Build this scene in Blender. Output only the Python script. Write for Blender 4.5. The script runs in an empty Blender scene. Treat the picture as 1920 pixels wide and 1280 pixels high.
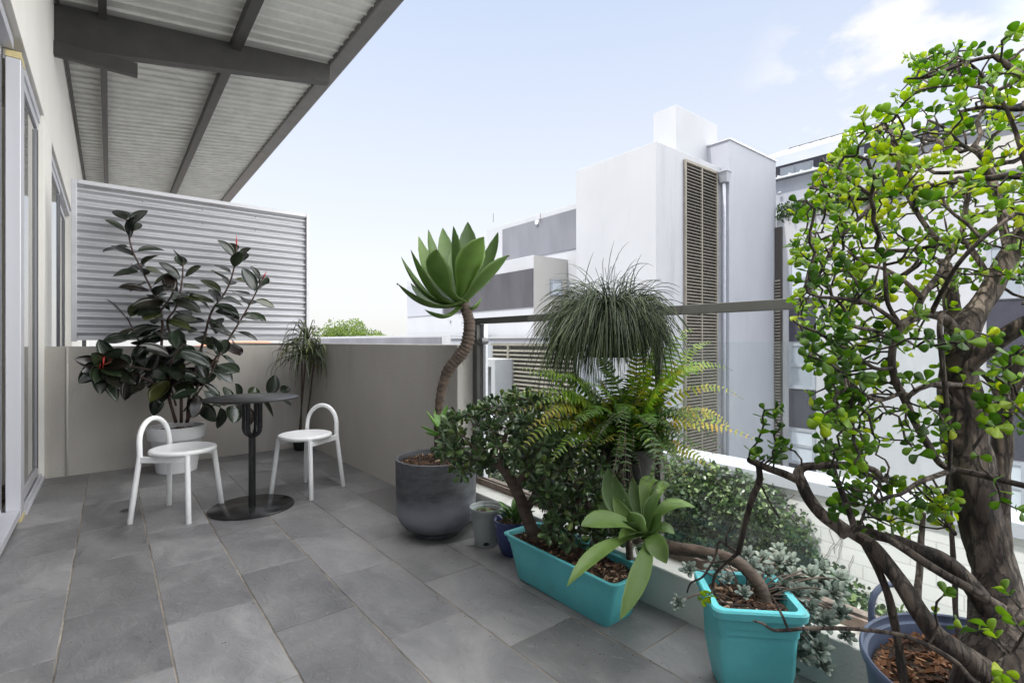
import bpy, bmesh, math, random
from mathutils import Vector, Matrix, kdtree, noise
random.seed(7)
V = Vector
R = math.radians
scene = bpy.context.scene
col = scene.collection
# ------------------------------------------------------------------ camera frame (level, 38.5 deg right of +Y)
CAMZ = 1.10; FPX = 948.0; YAW = R(38.5)
Fw = V((math.sin(YAW), math.cos(YAW), 0)); Rt = V((math.cos(YAW), -math.sin(YAW), 0)); C0 = V((0, 0, CAMZ))
def ray(u, v): return Fw + Rt*((u-960)/FPX) + V((0, 0, 1))*((640-v)/FPX)
def at(u, v, t): return C0 + ray(u, v)*t           # point of the place at forward distance t
def onX(u, v, X): d = ray(u, v); return C0 + d*(X/d.x)
def onY(u, v, Y): d = ray(u, v); return C0 + d*(Y/d.y)
SL = -0.018                                        # fall of the deck
def fz(y): return SL*y
# ------------------------------------------------------------------ materials
def new_mat(name):
    m = bpy.data.materials.new(name); m.use_nodes = True
    nt = m.node_tree; b = nt.nodes['Principled BSDF']; return m, nt, b
def N(nt, t, **kw):
    n = nt.nodes.new(t)
    for k, v in kw.items():
        if k in n.inputs: n.inputs[k].default_value = v
        else: setattr(n, k, v)
    return n
def ramp(nt, fac, stops):
    r = N(nt, 'ShaderNodeValToRGB'); e = r.color_ramp.elements
    while len(e) < len(stops): e.new(0.5)
    for i, (p, c) in enumerate(stops): e[i].position = p; e[i].color = (*c, 1)
    nt.links.new(fac, r.inputs['Fac']); return r
def surf(name, c1, c2, scale=3.0, rough=0.7, bump=0.15, bscale=60, metal=0.0, detail=6, stretch=(1,1,1), spec=0.5, bdist=0.004, r2=None, coat=0, dirt=None):
    m, nt, b = new_mat(name); L = nt.links
    tc = N(nt, 'ShaderNodeTexCoord'); mp = N(nt, 'ShaderNodeMapping'); mp.inputs['Scale'].default_value = stretch
    L.new(tc.outputs['Object'], mp.inputs['Vector'])
    n = N(nt, 'ShaderNodeTexNoise', Scale=scale, Detail=detail, Roughness=0.6); L.new(mp.outputs[0], n.inputs['Vector'])
    r = ramp(nt, n.outputs['Fac'], [(0.3, c1), (0.7, c2)]); L.new(r.outputs[0], b.inputs['Base Color'])
    n2 = N(nt, 'ShaderNodeTexNoise', Scale=bscale, Detail=5.0); L.new(mp.outputs[0], n2.inputs['Vector'])
    bp = N(nt, 'ShaderNodeBump', Strength=bump, Distance=bdist); L.new(n2.outputs['Fac'], bp.inputs['Height']); L.new(bp.outputs[0], b.inputs['Normal'])
    b.inputs['Roughness'].default_value = rough; b.inputs['Metallic'].default_value = metal; b.inputs['Specular IOR Level'].default_value = spec
    b.inputs['Coat Weight'].default_value = coat
    if dirt:                       # (colour, amount, scale, threshold, vertical stretch): stains with a shape of their own
        mp2 = N(nt, 'ShaderNodeMapping'); mp2.inputs['Scale'].default_value = (1,1,dirt[4]); L.new(tc.outputs['Object'], mp2.inputs['Vector'])
        nd = N(nt, 'ShaderNodeTexNoise', Scale=dirt[2], Detail=12.0, Roughness=.7, Distortion=.4); L.new(mp2.outputs[0], nd.inputs['Vector'])
        rd = ramp(nt, nd.outputs['Fac'], [(dirt[3],(0,0,0)),(dirt[3]+.14,(dirt[1],)*3)]); md = N(nt, 'ShaderNodeMix', data_type='RGBA')
        L.new(rd.outputs[0], md.inputs[0]); L.new(r.outputs[0], md.inputs[6]); md.inputs[7].default_value = (*dirt[0],1); L.new(md.outputs[2], b.inputs['Base Color'])
    if r2 is not None:
        mr = N(nt, 'ShaderNodeMapRange'); mr.inputs['From Min'].default_value=.3; mr.inputs['From Max'].default_value=.7
        mr.inputs['To Min'].default_value = rough; mr.inputs['To Max'].default_value = r2
        L.new(n.outputs['Fac'], mr.inputs['Value']); L.new(mr.outputs[0], b.inputs['Roughness'])
    return m
def leafmat(name, stops, rough=0.35, trans=0.3, tcol=(1.0, 1.0, 0.5), spec=0.5, tboost=1.6, bump=.2, bscale=40):
    """stops: colours picked by the per-leaf random number stored on each face"""
    m, nt, b = new_mat(name); L = nt.links
    a = N(nt, 'ShaderNodeAttribute', attribute_name='var')
    r = ramp(nt, a.outputs['Fac'], stops)
    tc = N(nt, 'ShaderNodeTexCoord')
    n = N(nt, 'ShaderNodeTexNoise', Scale=bscale, Detail=4.0); L.new(tc.outputs['Object'], n.inputs['Vector'])
    hs = N(nt, 'ShaderNodeHueSaturation'); L.new(r.outputs[0], hs.inputs['Color'])
    mr = N(nt, 'ShaderNodeMapRange'); mr.inputs['To Min'].default_value = .7; mr.inputs['To Max'].default_value = 1.3
    L.new(n.outputs['Fac'], mr.inputs['Value']); L.new(mr.outputs[0], hs.inputs['Value'])
    L.new(hs.outputs[0], b.inputs['Base Color'])
    bp = N(nt, 'ShaderNodeBump', Strength=bump, Distance=0.002); L.new(n.outputs['Fac'], bp.inputs['Height']); L.new(bp.outputs[0], b.inputs['Normal'])
    b.inputs['Roughness'].default_value = rough; b.inputs['Specular IOR Level'].default_value = spec
    if trans > 0:
        t = N(nt, 'ShaderNodeBsdfTranslucent'); mx = N(nt, 'ShaderNodeMixShader', Fac=trans)
        mm = N(nt, 'ShaderNodeMix', data_type='RGBA', blend_type='MULTIPLY'); mm.inputs[0].default_value = 1.0
        L.new(hs.outputs[0], mm.inputs[6]); mm.inputs[7].default_value = (tcol[0]*tboost, tcol[1]*tboost, tcol[2]*tboost, 1)
        L.new(mm.outputs[2], t.inputs['Color'])
        out = nt.nodes['Material Output']
        L.new(b.outputs[0], mx.inputs[1]); L.new(t.outputs[0], mx.inputs[2]); L.new(mx.outputs[0], out.inputs['Surface'])
    return m
M = {}
M['white_paint'] = surf('white_paint', (.87,.87,.86), (.90,.90,.89), 4, .35, .05, 80, dirt=((.5,.48,.44),.35,22,.62,1))
M['black_metal'] = surf('black_metal', (.012,.012,.013), (.016,.016,.016), 2, .2, .02, 60, r2=.26)
M['table_top'] = surf('table_top', (.009,.009,.009), (.014,.014,.014), 8, .30, .05, 200, r2=.5)
M['render_grey'] = surf('render_grey', (.455,.425,.385), (.51,.48,.44), 2.2, .85, .8, 110, bdist=.003, stretch=(1,1,.5), dirt=((.27,.25,.22),.30,2.2,.55,.25))
M['render_cream'] = surf('render_cream', (.62,.59,.53), (.68,.65,.59), 1.5, .85, .5, 130, bdist=.002)
M['facade'] = surf('facade', (.80,.775,.72), (.86,.835,.78), 1.3, .9, .6, 200, bdist=.002)
M['kerb'] = surf('kerb', (.52,.51,.47), (.64,.63,.59), 3, .8, .6, 90, dirt=((.25,.23,.2),.55,4,.54,.5))
M['alu'] = surf('alu', (.56,.56,.60), (.62,.62,.66), 3, .42, .05, 50, metal=.35, stretch=(1,1,.1))
M['alu_dark'] = surf('alu_dark', (.12,.12,.13), (.16,.16,.17), 3, .4, .05, 50, metal=.3)
M['rail'] = surf('rail', (.085,.088,.08), (.11,.112,.105), 3, .45, .05, 50, metal=.2)
M['zinc'] = surf('zinc', (.50,.50,.525), (.62,.62,.645), 2.5, .36, .08, 40, metal=.5, stretch=(.3,1,3), r2=.5)
M['gutter'] = surf('gutter', (.10,.098,.094), (.15,.146,.14), 4, .5, .2, 25)
M['roofsheet'] = surf('roofsheet', (.52,.52,.49), (.66,.66,.63), 3, .6, .25, 12, metal=.0)
M['steel_dark'] = surf('steel_dark', (.04,.039,.037), (.06,.058,.055), 5, .6, .3, 25)
M['brass'] = surf('brass', (.55,.46,.22), (.66,.56,.30), 20, .5, .1, 50)
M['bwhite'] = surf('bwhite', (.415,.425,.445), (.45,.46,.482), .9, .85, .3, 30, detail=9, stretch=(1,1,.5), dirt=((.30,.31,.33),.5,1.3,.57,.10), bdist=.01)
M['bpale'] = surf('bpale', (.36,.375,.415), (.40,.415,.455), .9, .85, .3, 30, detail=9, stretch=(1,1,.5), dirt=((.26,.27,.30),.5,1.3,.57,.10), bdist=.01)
M['bcream'] = surf('bcream', (.42,.41,.385), (.47,.46,.435), .5, .85, .3, 30, bdist=.01)
M['bgrey'] = surf('bgrey', (.14,.145,.165), (.20,.205,.23), .9, .8, .3, 30, detail=9, stretch=(1,1,.35), bdist=.01)
M['bdark'] = surf('bdark', (.055,.054,.062), (.085,.083,.094), 1.2, .8, .3, 30, detail=9, stretch=(1,1,.35), bdist=.01)
M['louvre'] = surf('louvre', (.22,.20,.165), (.28,.255,.215), 4, .6, .1, 50)
M['louvre_back'] = surf('louvre_back', (.05,.045,.04), (.06,.055,.05), 4, .8, .1, 50)
M['winframe'] = surf('winframe', (.30,.32,.36), (.36,.38,.42), 4, .5, .1, 50)
M['panel_dark'] = surf('panel_dark', (.035,.035,.05), (.05,.05,.07), 2, .5, .1, 50)
M['roofmetal'] = surf('roofmetal', (.60,.62,.64), (.70,.72,.74), 2, .4, .1, 30, metal=.2)
M['turq'] = surf('turq', (.10,.49,.53), (.14,.58,.61), 7, .42, .25, 30, r2=.58, detail=10, dirt=((.20,.22,.19),.45,9,.56,.5))
M['pot_white'] = surf('pot_white', (.78,.78,.79), (.84,.84,.85), 4, .5, .1, 60)
M['pot_grey'] = surf('pot_grey', (.27,.30,.30), (.34,.36,.36), 6, .55, .2, 60, dirt=((.12,.11,.09),.6,12,.54,.6))
M['pot_blue'] = surf('pot_blue', (.012,.025,.10), (.03,.05,.19), 9, .12, .1, 30, coat=.5)
M['pot_black'] = surf('pot_black', (.012,.012,.012), (.022,.021,.02), 9, .6, .3, 60)
M['tub'] = surf('tub', (.075,.10,.165), (.11,.14,.22), 5, .42, .15, 40, dirt=((.16,.14,.12),.5,11,.56,.5))
M['soil'] = surf('soil', (.02,.012,.008), (.085,.05,.03), 60, .95, 1.0, 90, bdist=.02)
M['ground'] = surf('ground', (.22,.22,.21), (.30,.30,.29), .5, .95, .5, 20)
def mk_bark(name, dark, mid, pale):
    m, nt, b = new_mat(name); L = nt.links; tc = N(nt,'ShaderNodeTexCoord'); mp = N(nt,'ShaderNodeMapping'); mp.inputs['Scale'].default_value = (1,1,.3); L.new(tc.outputs['Object'], mp.inputs[0])
    n = N(nt,'ShaderNodeTexNoise', Scale=22.0, Detail=10.0, Roughness=.7, Distortion=.8); L.new(mp.outputs[0], n.inputs['Vector'])
    v = N(nt,'ShaderNodeTexVoronoi', feature='DISTANCE_TO_EDGE', Scale=42.0); 
    wv = N(nt,'ShaderNodeVectorMath', operation='MULTIPLY_ADD'); L.new(n.outputs['Color'], wv.inputs[0]); wv.inputs[1].default_value = (.05,.05,.05); L.new(mp.outputs[0], wv.inputs[2]); L.new(wv.outputs[0], v.inputs['Vector'])
    n3 = N(nt,'ShaderNodeTexNoise', Scale=7.0, Detail=5.0); L.new(tc.outputs['Object'], n3.inputs['Vector'])
    ad = N(nt,'ShaderNodeMath', operation='MULTIPLY_ADD'); L.new(n3.outputs['Fac'], ad.inputs[0]); ad.inputs[1].default_value = .6; L.new(n.outputs['Fac'], ad.inputs[2])
    r = ramp(nt, ad.outputs[0], [(.55,dark),(.78,mid),(1.0,pale)])
    cr = ramp(nt, v.outputs['Distance'], [(.0,(.25,.25,.25)),(.10,(1,1,1))]); mx = N(nt,'ShaderNodeMix', data_type='RGBA', blend_type='MULTIPLY'); mx.inputs[0].default_value = .8
    L.new(r.outputs[0], mx.inputs[6]); L.new(cr.outputs[0], mx.inputs[7]); L.new(mx.outputs[2], b.inputs['Base Color'])
    hh = N(nt,'ShaderNodeMath', operation='MULTIPLY_ADD'); L.new(cr.outputs[0], hh.inputs[0]); hh.inputs[1].default_value = .6; L.new(n.outputs['Fac'], hh.inputs[2])
    bp = N(nt,'ShaderNodeBump', Strength=1.0, Distance=.008); L.new(hh.outputs[0], bp.inputs['Height']); L.new(bp.outputs[0], b.inputs['Normal']); b.inputs['Roughness'].default_value = .85; return m
M['bark'] = mk_bark('bark', (.018,.013,.010), (.065,.047,.036), (.22,.18,.145))
M['twig'] = surf('twig', (.085,.055,.045), (.16,.115,.09), 25, .7, .6, 90)
M['stem_brown'] = surf('stem_brown', (.045,.03,.022), (.14,.10,.075), 14, .75, .6, 60, stretch=(1,1,2.5))
M['stem_red'] = surf('stem_red', (.055,.032,.027), (.10,.06,.05), 14, .7, .4, 60)
M['terracotta'] = surf('terracotta', (.35,.12,.06), (.45,.17,.09), 5, .8, .3, 30)
M['rust'] = surf('rust', (.10,.065,.05), (.24,.19,.16), 14, .8, .5, 60)
M['bud'] = surf('bud', (.55,.03,.04), (.65,.06,.05), 14, .4, .1, 60)
# concrete pot with paler wash around its lower half
def mk_concrete():
    m = surf('pot_concrete', (.035,.037,.042), (.10,.103,.112), 9, .7, .4, 60, detail=9, stretch=(1,1,2.5)); nt = m.node_tree; L = nt.links
    b = nt.nodes['Principled BSDF']; tc = N(nt,'ShaderNodeTexCoord'); sp = N(nt,'ShaderNodeSeparateXYZ'); L.new(tc.outputs['Object'], sp.inputs[0])
    nz = N(nt,'ShaderNodeTexNoise', Scale=4.0, Detail=6.0); L.new(tc.outputs['Object'], nz.inputs['Vector'])
    ad = N(nt,'ShaderNodeMath', operation='MULTIPLY_ADD'); L.new(nz.outputs['Fac'], ad.inputs[0]); ad.inputs[1].default_value=.16; L.new(sp.outputs['Z'], ad.inputs[2])
    rr = ramp(nt, ad.outputs[0], [(0.12,(0,0,0)),(0.20,(1,1,1)),(0.27,(.8,.8,.8)),(0.33,(0,0,0))])
    old = b.inputs['Base Color'].links[0].from_socket
    mx = N(nt,'ShaderNodeMix', data_type='RGBA'); L.new(rr.outputs[0], mx.inputs[0]); L.new(old, mx.inputs[6]); mx.inputs[7].default_value=(.20,.205,.235,1)
    L.new(mx.outputs[2], b.inputs['Base Color']); return m
M['concrete'] = mk_concrete()
def mk_slate():
    m, nt, b = new_mat('slate'); L = nt.links
    a = N(nt, 'ShaderNodeAttribute', attribute_name='var'); tc = N(nt,'ShaderNodeTexCoord')
    mp = N(nt,'ShaderNodeMapping'); mp.inputs['Scale'].default_value=(1,.55,1); mp.inputs['Rotation'].default_value=(0,0,.5); L.new(tc.outputs['Object'], mp.inputs[0])
    sc = N(nt,'ShaderNodeVectorMath', operation='ADD'); L.new(mp.outputs[0], sc.inputs[0])
    cb = N(nt,'ShaderNodeCombineXYZ'); mu = N(nt,'ShaderNodeMath', operation='MULTIPLY'); L.new(a.outputs['Fac'], mu.inputs[0]); mu.inputs[1].default_value=37; L.new(mu.outputs[0], cb.inputs[2]); L.new(cb.outputs[0], sc.inputs[1])
    n = N(nt,'ShaderNodeTexNoise', Scale=3.2, Detail=10.0, Roughness=.62, Distortion=.6); L.new(sc.outputs[0], n.inputs['Vector'])
    r = ramp(nt, n.outputs['Fac'], [(0.25,(.10,.098,.10)),(0.5,(.172,.169,.168)),(0.8,(.285,.276,.268))])
    hs = N(nt,'ShaderNodeHueSaturation'); L.new(r.outputs[0], hs.inputs['Color'])
    mr = N(nt,'ShaderNodeMapRange'); mr.inputs['To Min'].default_value=.76; mr.inputs['To Max'].default_value=1.24; L.new(a.outputs['Fac'], mr.inputs['Value']); L.new(mr.outputs[0], hs.inputs['Value'])
    # pale scratches and mineral flecks
    sc2 = N(nt,'ShaderNodeTexNoise', Scale=26.0, Detail=8.0, Distortion=2.5); L.new(sc.outputs[0], sc2.inputs['Vector'])
    r2 = ramp(nt, sc2.outputs['Fac'], [(0.60,(0,0,0)),(0.72,(1,1,1))])
    mx = N(nt,'ShaderNodeMix', data_type='RGBA'); ml = N(nt,'ShaderNodeMath', operation='MULTIPLY'); L.new(r2.outputs[0], ml.inputs[0]); ml.inputs[1].default_value=.45
    L.new(ml.outputs[0], mx.inputs[0]); L.new(hs.outputs[0], mx.inputs[6]); mx.inputs[7].default_value=(.27,.265,.255,1)
    L.new(mx.outputs[2], b.inputs['Base Color'])
    nb = N(nt,'ShaderNodeTexNoise', Scale=18.0, Detail=12.0, Roughness=.65, Distortion=.8); L.new(sc.outputs[0], nb.inputs['Vector'])
    bp = N(nt,'ShaderNodeBump', Strength=.9, Distance=.009); L.new(nb.outputs['Fac'], bp.inputs['Height']); L.new(bp.outputs[0], b.inputs['Normal'])
    mr2 = N(nt,'ShaderNodeMapRange'); mr2.inputs['From Min'].default_value=.3; mr2.inputs['From Max'].default_value=.7; mr2.inputs['To Min'].default_value=.36; mr2.inputs['To Max'].default_value=.54
    L.new(n.outputs['Fac'], mr2.inputs['Value']); L.new(mr2.outputs[0], b.inputs['Roughness'])
    return m
M['slate'] = mk_slate()
M['grout'] = surf('grout', (.07,.06,.05), (.38,.33,.26), 5, .95, .5, 80)
def mk_brick():
    m, nt, b = new_mat('white_block'); L = nt.links
    tc = N(nt,'ShaderNodeTexCoord'); sp = N(nt,'ShaderNodeSeparateXYZ'); cb = N(nt,'ShaderNodeCombineXYZ'); L.new(tc.outputs['Object'], sp.inputs[0])
    L.new(sp.outputs['Y'], cb.inputs[0]); L.new(sp.outputs['Z'], cb.inputs[1])
    br = N(nt,'ShaderNodeTexBrick', Scale=1.0); br.inputs['Brick Width'].default_value=.39; br.inputs['Row Height'].default_value=.14; br.inputs['Mortar Size'].default_value=.006
    br.inputs['Color1'].default_value=(.72,.72,.71,1); br.inputs['Color2'].default_value=(.67,.67,.66,1); br.inputs['Mortar'].default_value=(.55,.55,.54,1)
    L.new(cb.outputs[0], br.inputs['Vector']); L.new(br.outputs['Color'], b.inputs['Base Color'])
    bp = N(nt,'ShaderNodeBump', Strength=.6, Distance=.01, invert=True); L.new(br.outputs['Fac'], bp.inputs['Height']); L.new(bp.outputs[0], b.inputs['Normal'])
    b.inputs['Roughness'].default_value=.85; return m
M['block'] = mk_brick()
def mk_glass(name, tint, refl):
    m, nt, b = new_mat(name); L = nt.links; nt.nodes.remove(b)
    t = N(nt,'ShaderNodeBsdfTransparent'); t.inputs['Color'].default_value=(*tint,1)
    g = N(nt,'ShaderNodeBsdfGlossy', Roughness=.02); g.inputs['Color'].default_value=(1,1,1,1)
    f = N(nt,'ShaderNodeLayerWeight', Blend=.5); pw = N(nt,'ShaderNodeMath', operation='POWER'); L.new(f.outputs['Facing'], pw.inputs[0]); pw.inputs[1].default_value = 5.0
    mx = N(nt,'ShaderNodeMixShader'); mu = N(nt,'ShaderNodeMath', operation='MULTIPLY_ADD'); L.new(pw.outputs[0], mu.inputs[0]); mu.inputs[1].default_value = refl; mu.inputs[2].default_value = .025
    # thin film of dust and water marks on the pane
    d = N(nt,'ShaderNodeBsdfDiffuse'); d.inputs['Color'].default_value=(.75,.77,.78,1); mx2 = N(nt,'ShaderNodeMixShader')
    tc = N(nt,'ShaderNodeTexCoord'); n = N(nt,'ShaderNodeTexNoise', Scale=5.0, Detail=8.0); L.new(tc.outputs['Object'], n.inputs['Vector'])
    mr = N(nt,'ShaderNodeMapRange'); mr.inputs['From Min'].default_value=.3; mr.inputs['From Max'].default_value=.8; mr.inputs['To Min'].default_value=.005; mr.inputs['To Max'].default_value=.05
    L.new(n.outputs['Fac'], mr.inputs['Value']); L.new(mr.outputs[0], mx2.inputs[0]); L.new(t.outputs[0], mx2.inputs[1]); L.new(d.outputs[0], mx2.inputs[2])
    L.new(mu.outputs[0], mx.inputs[0]); L.new(mx2.outputs[0], mx.inputs[1]); L.new(g.outputs[0], mx.inputs[2]); L.new(mx.outputs[0], nt.nodes['Material Output'].inputs['Surface'])
    return m
M['glass'] = mk_glass('glass', (.95,.97,.965), .8)
def mk_window(name, c, r=.05):
    m, nt, b = new_mat(name); b.inputs['Base Color'].default_value=(*c,1); b.inputs['Roughness'].default_value=r; b.inputs['Specular IOR Level'].default_value=1.0; return m
M['window'] = mk_window('window', (.30,.34,.38)); M['window_dark'] = mk_window('window_dark', (.03,.035,.045)); M['blind'] = mk_window('blind', (.50,.55,.60), .3)
M['door_glass'] = mk_window('door_glass', (.05,.055,.06), .03)
# foliage
M['leaf_port'] = leafmat('leaf_port', [(0,(.06,.14,.018)),(.35,(.14,.26,.024)),(.7,(.25,.36,.03)),(.97,(.38,.44,.03)),(1,(.5,.42,.03))], .38, .55, (1.15,1.05,.3), tboost=2.0)
M['leaf_jade'] = leafmat('leaf_jade', [(0,(.035,.07,.022)),(.5,(.055,.105,.03)),(.9,(.09,.15,.035)),(1,(.16,.22,.05))], .28, .10, spec=.7)
M['leaf_rubber'] = leafmat('leaf_rubber', [(0,(.020,.012,.010)),(.3,(.012,.017,.010)),(.6,(.018,.028,.016)),(.88,(.028,.042,.02)),(.97,(.05,.06,.02)),(1,(.12,.12,.025))], .24, .04, spec=.7, bump=.1, bscale=14)
M['leaf_agave'] = leafmat('leaf_agave', [(0,(.075,.135,.035)),(.5,(.11,.185,.045)),(1,(.165,.26,.06))], .5, .32, (1,1.15,.4), bump=.12, bscale=12)
M['leaf_agave_pale'] = leafmat('leaf_agave_pale', [(0,(.065,.12,.035)),(.5,(.085,.15,.045)),(1,(.13,.21,.05))], .5, .3, (1,1.15,.4), bump=.12, bscale=12)
M['leaf_pup'] = leafmat('leaf_pup', [(0,(.16,.30,.08)),(1,(.24,.40,.10))], .42, .3, (1,1.1,.4))
M['leaf_fern'] = leafmat('leaf_fern', [(0,(.02,.055,.010)),(.4,(.055,.125,.015)),(.68,(.14,.25,.02)),(.85,(.24,.26,.03)),(.97,(.36,.30,.04)),(1,(.38,.26,.04))], .5, .38, (1.1,1.1,.3), tboost=1.7)
M['leaf_grass'] = leafmat('leaf_grass', [(0,(.014,.026,.009)),(.6,(.032,.054,.018)),(1,(.09,.12,.045))], .5, .1)
M['leaf_ghost'] = leafmat('leaf_ghost', [(0,(.13,.17,.14)),(.6,(.19,.235,.20)),(1,(.27,.30,.26))], .6, .1)
M['leaf_dracaena'] = leafmat('leaf_dracaena', [(0,(.03,.045,.02)),(.7,(.055,.08,.03)),(.9,(.16,.19,.05)),(1,(.35,.36,.08))], .35, .15)
M['leaf_creeper'] = leafmat('leaf_creeper', [(0,(.010,.024,.008)),(.5,(.03,.065,.016)),(.8,(.08,.14,.04)),(1,(.26,.34,.15))], .32, .2)
M['leaf_tree'] = leafmat('leaf_tree', [(0,(.05,.09,.02)),(.5,(.10,.16,.035)),(1,(.2,.27,.06))], .5, .25)
M['leaf_small'] = leafmat('leaf_small', [(0,(.06,.14,.03)),(1,(.12,.24,.05))], .35, .25)
M['chip'] = leafmat('chip', [(0,(.025,.014,.01)),(.5,(.10,.05,.028)),(.85,(.22,.13,.07)),(1,(.42,.32,.22))], .9, 0)
M['chip_rust'] = leafmat('chip_rust', [(0,(.06,.025,.012)),(.5,(.16,.065,.025)),(.85,(.27,.13,.06)),(1,(.45,.33,.2))], .9, 0)
M['flowerbud'] = M['bud']
# ------------------------------------------------------------------ mesh builder
def wloc(o):
    p = V((0,0,0))
    while o: p += o.location; o = o.parent
    return p
class MB:
    def __init__(s): s.v = []; s.f = []; s.a = []; s.cur = 0.5
    def add(s, vs, fs, var=None):
        k = len(s.v); s.v += [tuple(p) for p in vs]; a = s.cur if var is None else var
        for f in fs: s.f.append(tuple(i+k for i in f)); s.a.append(a)
    def box(s, x0, x1, y0, y1, z0, z1, var=None):
        s.add([(x0,y0,z0),(x1,y0,z0),(x1,y1,z0),(x0,y1,z0),(x0,y0,z1),(x1,y0,z1),(x1,y1,z1),(x0,y1,z1)],
              [(3,2,1,0),(4,5,6,7),(0,1,5,4),(1,2,6,5),(2,3,7,6),(3,0,4,7)], var)
    def hexa(s, b4, t4, var=None):
        s.add(list(b4)+list(t4), [(3,2,1,0),(4,5,6,7),(0,1,5,4),(1,2,6,5),(2,3,7,6),(3,0,4,7)], var)
    def tube(s, pts, rad, n=8, caps=True, var=None, wob=0, sq=None):
        pts = [V(p) for p in pts]; m = len(pts)
        if not isinstance(rad, (list, tuple)): rad = [rad]*m
        vs = []; prev = None
        for i, p in enumerate(pts):
            d = (pts[min(i+1, m-1)] - pts[max(i-1, 0)])
            if d.length < 1e-9: d = V((0,0,1))
            d.normalize()
            if prev is None: x = d.orthogonal().normalized()
            else:
                x = prev - d*prev.dot(d)
                x = x.normalized() if x.length > 1e-6 else d.orthogonal().normalized()
            prev = x; y = d.cross(x)
            for k in range(n):
                t = 2*math.pi*k/n; r = rad[i]
                if wob: r *= 1 + wob*noise.noise(V((p.x*18+math.cos(t)*1.3, p.y*18+math.sin(t)*1.3, p.z*18)))
                vs.append(p + x*(r*math.cos(t)) + y*(r*math.sin(t)))
        fs = [(i*n+k, i*n+(k+1) % n, (i+1)*n+(k+1) % n, (i+1)*n+k) for i in range(m-1) for k in range(n)]
        if caps: fs += [tuple(range(n-1, -1, -1)), tuple((m-1)*n+k for k in range(n))]
        s.add(vs, fs, var)
    def lathe(s, prof, n=48, c=(0,0,0), close=False, var=None, oval=1.0):
        vs = []
        for (r, z) in prof:
            for k in range(n):
                t = 2*math.pi*k/n; vs.append((c[0]+r*math.cos(t), c[1]+oval*r*math.sin(t), c[2]+z))
        fs = [(i*n+k, i*n+(k+1) % n, (i+1)*n+(k+1) % n, (i+1)*n+k) for i in range(len(prof)-1) for k in range(n)]
        if prof[0][0] > 1e-4: fs.append(tuple(range(n-1, -1, -1)))
        if prof[-1][0] > 1e-4: fs.append(tuple((len(prof)-1)*n+k for k in range(n)))
        s.add(vs, fs, var)
    def build(s, name, mat, parent=None, smooth=False, bevel=0, weld=False, angle=None):
        me = bpy.data.meshes.new(name); off = wloc(parent) if parent else V((0,0,0))
        me.from_pydata([(p[0]-off.x, p[1]-off.y, p[2]-off.z) for p in s.v], [], s.f); 
        at_ = me.attributes.new('var', 'FLOAT', 'FACE'); at_.data.foreach_set('value', s.a)
        me.materials.append(M[mat] if isinstance(mat, str) else mat)
        if smooth: me.polygons.foreach_set('use_smooth', [True]*len(me.polygons))
        me.update()
        o = bpy.data.objects.new(name, me); col.objects.link(o)
        if parent: o.parent = parent
        if smooth and angle: me.set_sharp_from_angle(angle=R(angle))
        if bevel:
            b = o.modifiers.new('bevel', 'BEVEL'); b.width = bevel; b.segments = 2; b.limit_method = 'ANGLE'; b.angle_limit = R(40)
        return o
def tag(o, label, cat, group=None):
    o['label'] = label; o['category'] = cat
    if group: o['group'] = group
    return o
def thing(name, label, cat, loc=(0,0,0), group=None):
    o = bpy.data.objects.new(name, None); o.empty_display_size = .05; col.objects.link(o); o.location = loc
    return tag(o, label, cat, group)
def structure(o): o['kind'] = 'structure'; return o
def boxpart(name, mat, parent, *b, bevel=0.003):
    m = MB(); m.box(*b); return m.build(name, mat, parent, bevel=bevel)
def smoothpath(pts, k=4):
    """Catmull-Rom; pts are tuples (Vector, radius)"""
    out = []; n = len(pts)
    for i in range(n-1):
        p = [pts[max(i-1,0)], pts[i], pts[i+1], pts[min(i+2,n-1)]]
        for j in range(k):
            t = j/k
            f = lambda a,b,c,d: .5*((2*b)+(-a+c)*t+(2*a-5*b+4*c-d)*t*t+(-a+3*b-3*c+d)*t**3)
            out.append((f(p[0][0],p[1][0],p[2][0],p[3][0]), f(p[0][1],p[1][1],p[2][1],p[3][1])))
    out.append(pts[-1]); return out
PROF = {
 'ellip': [(0,.05),(.1,.42),(.25,.8),(.45,1),(.65,.93),(.82,.65),(.93,.33),(1,.02)],
 'obov': [(0,.12),(.22,.38),(.45,.78),(.68,1),(.86,.86),(.96,.5),(1,.12)],
 'agave': [(0,.60),(.12,.42),(.28,.56),(.45,.84),(.6,1),(.74,.93),(.86,.65),(.94,.33),(1,.02)],
 'strap': [(0,.6),(.3,1),(.7,.8),(1,.05)],
 'pinna': [(0,.7),(.3,1),(.7,.75),(1,.08)],
 'ghost': [(0,.35),(.3,.75),(.62,1),(.85,.75),(1,.06)]}
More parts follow.
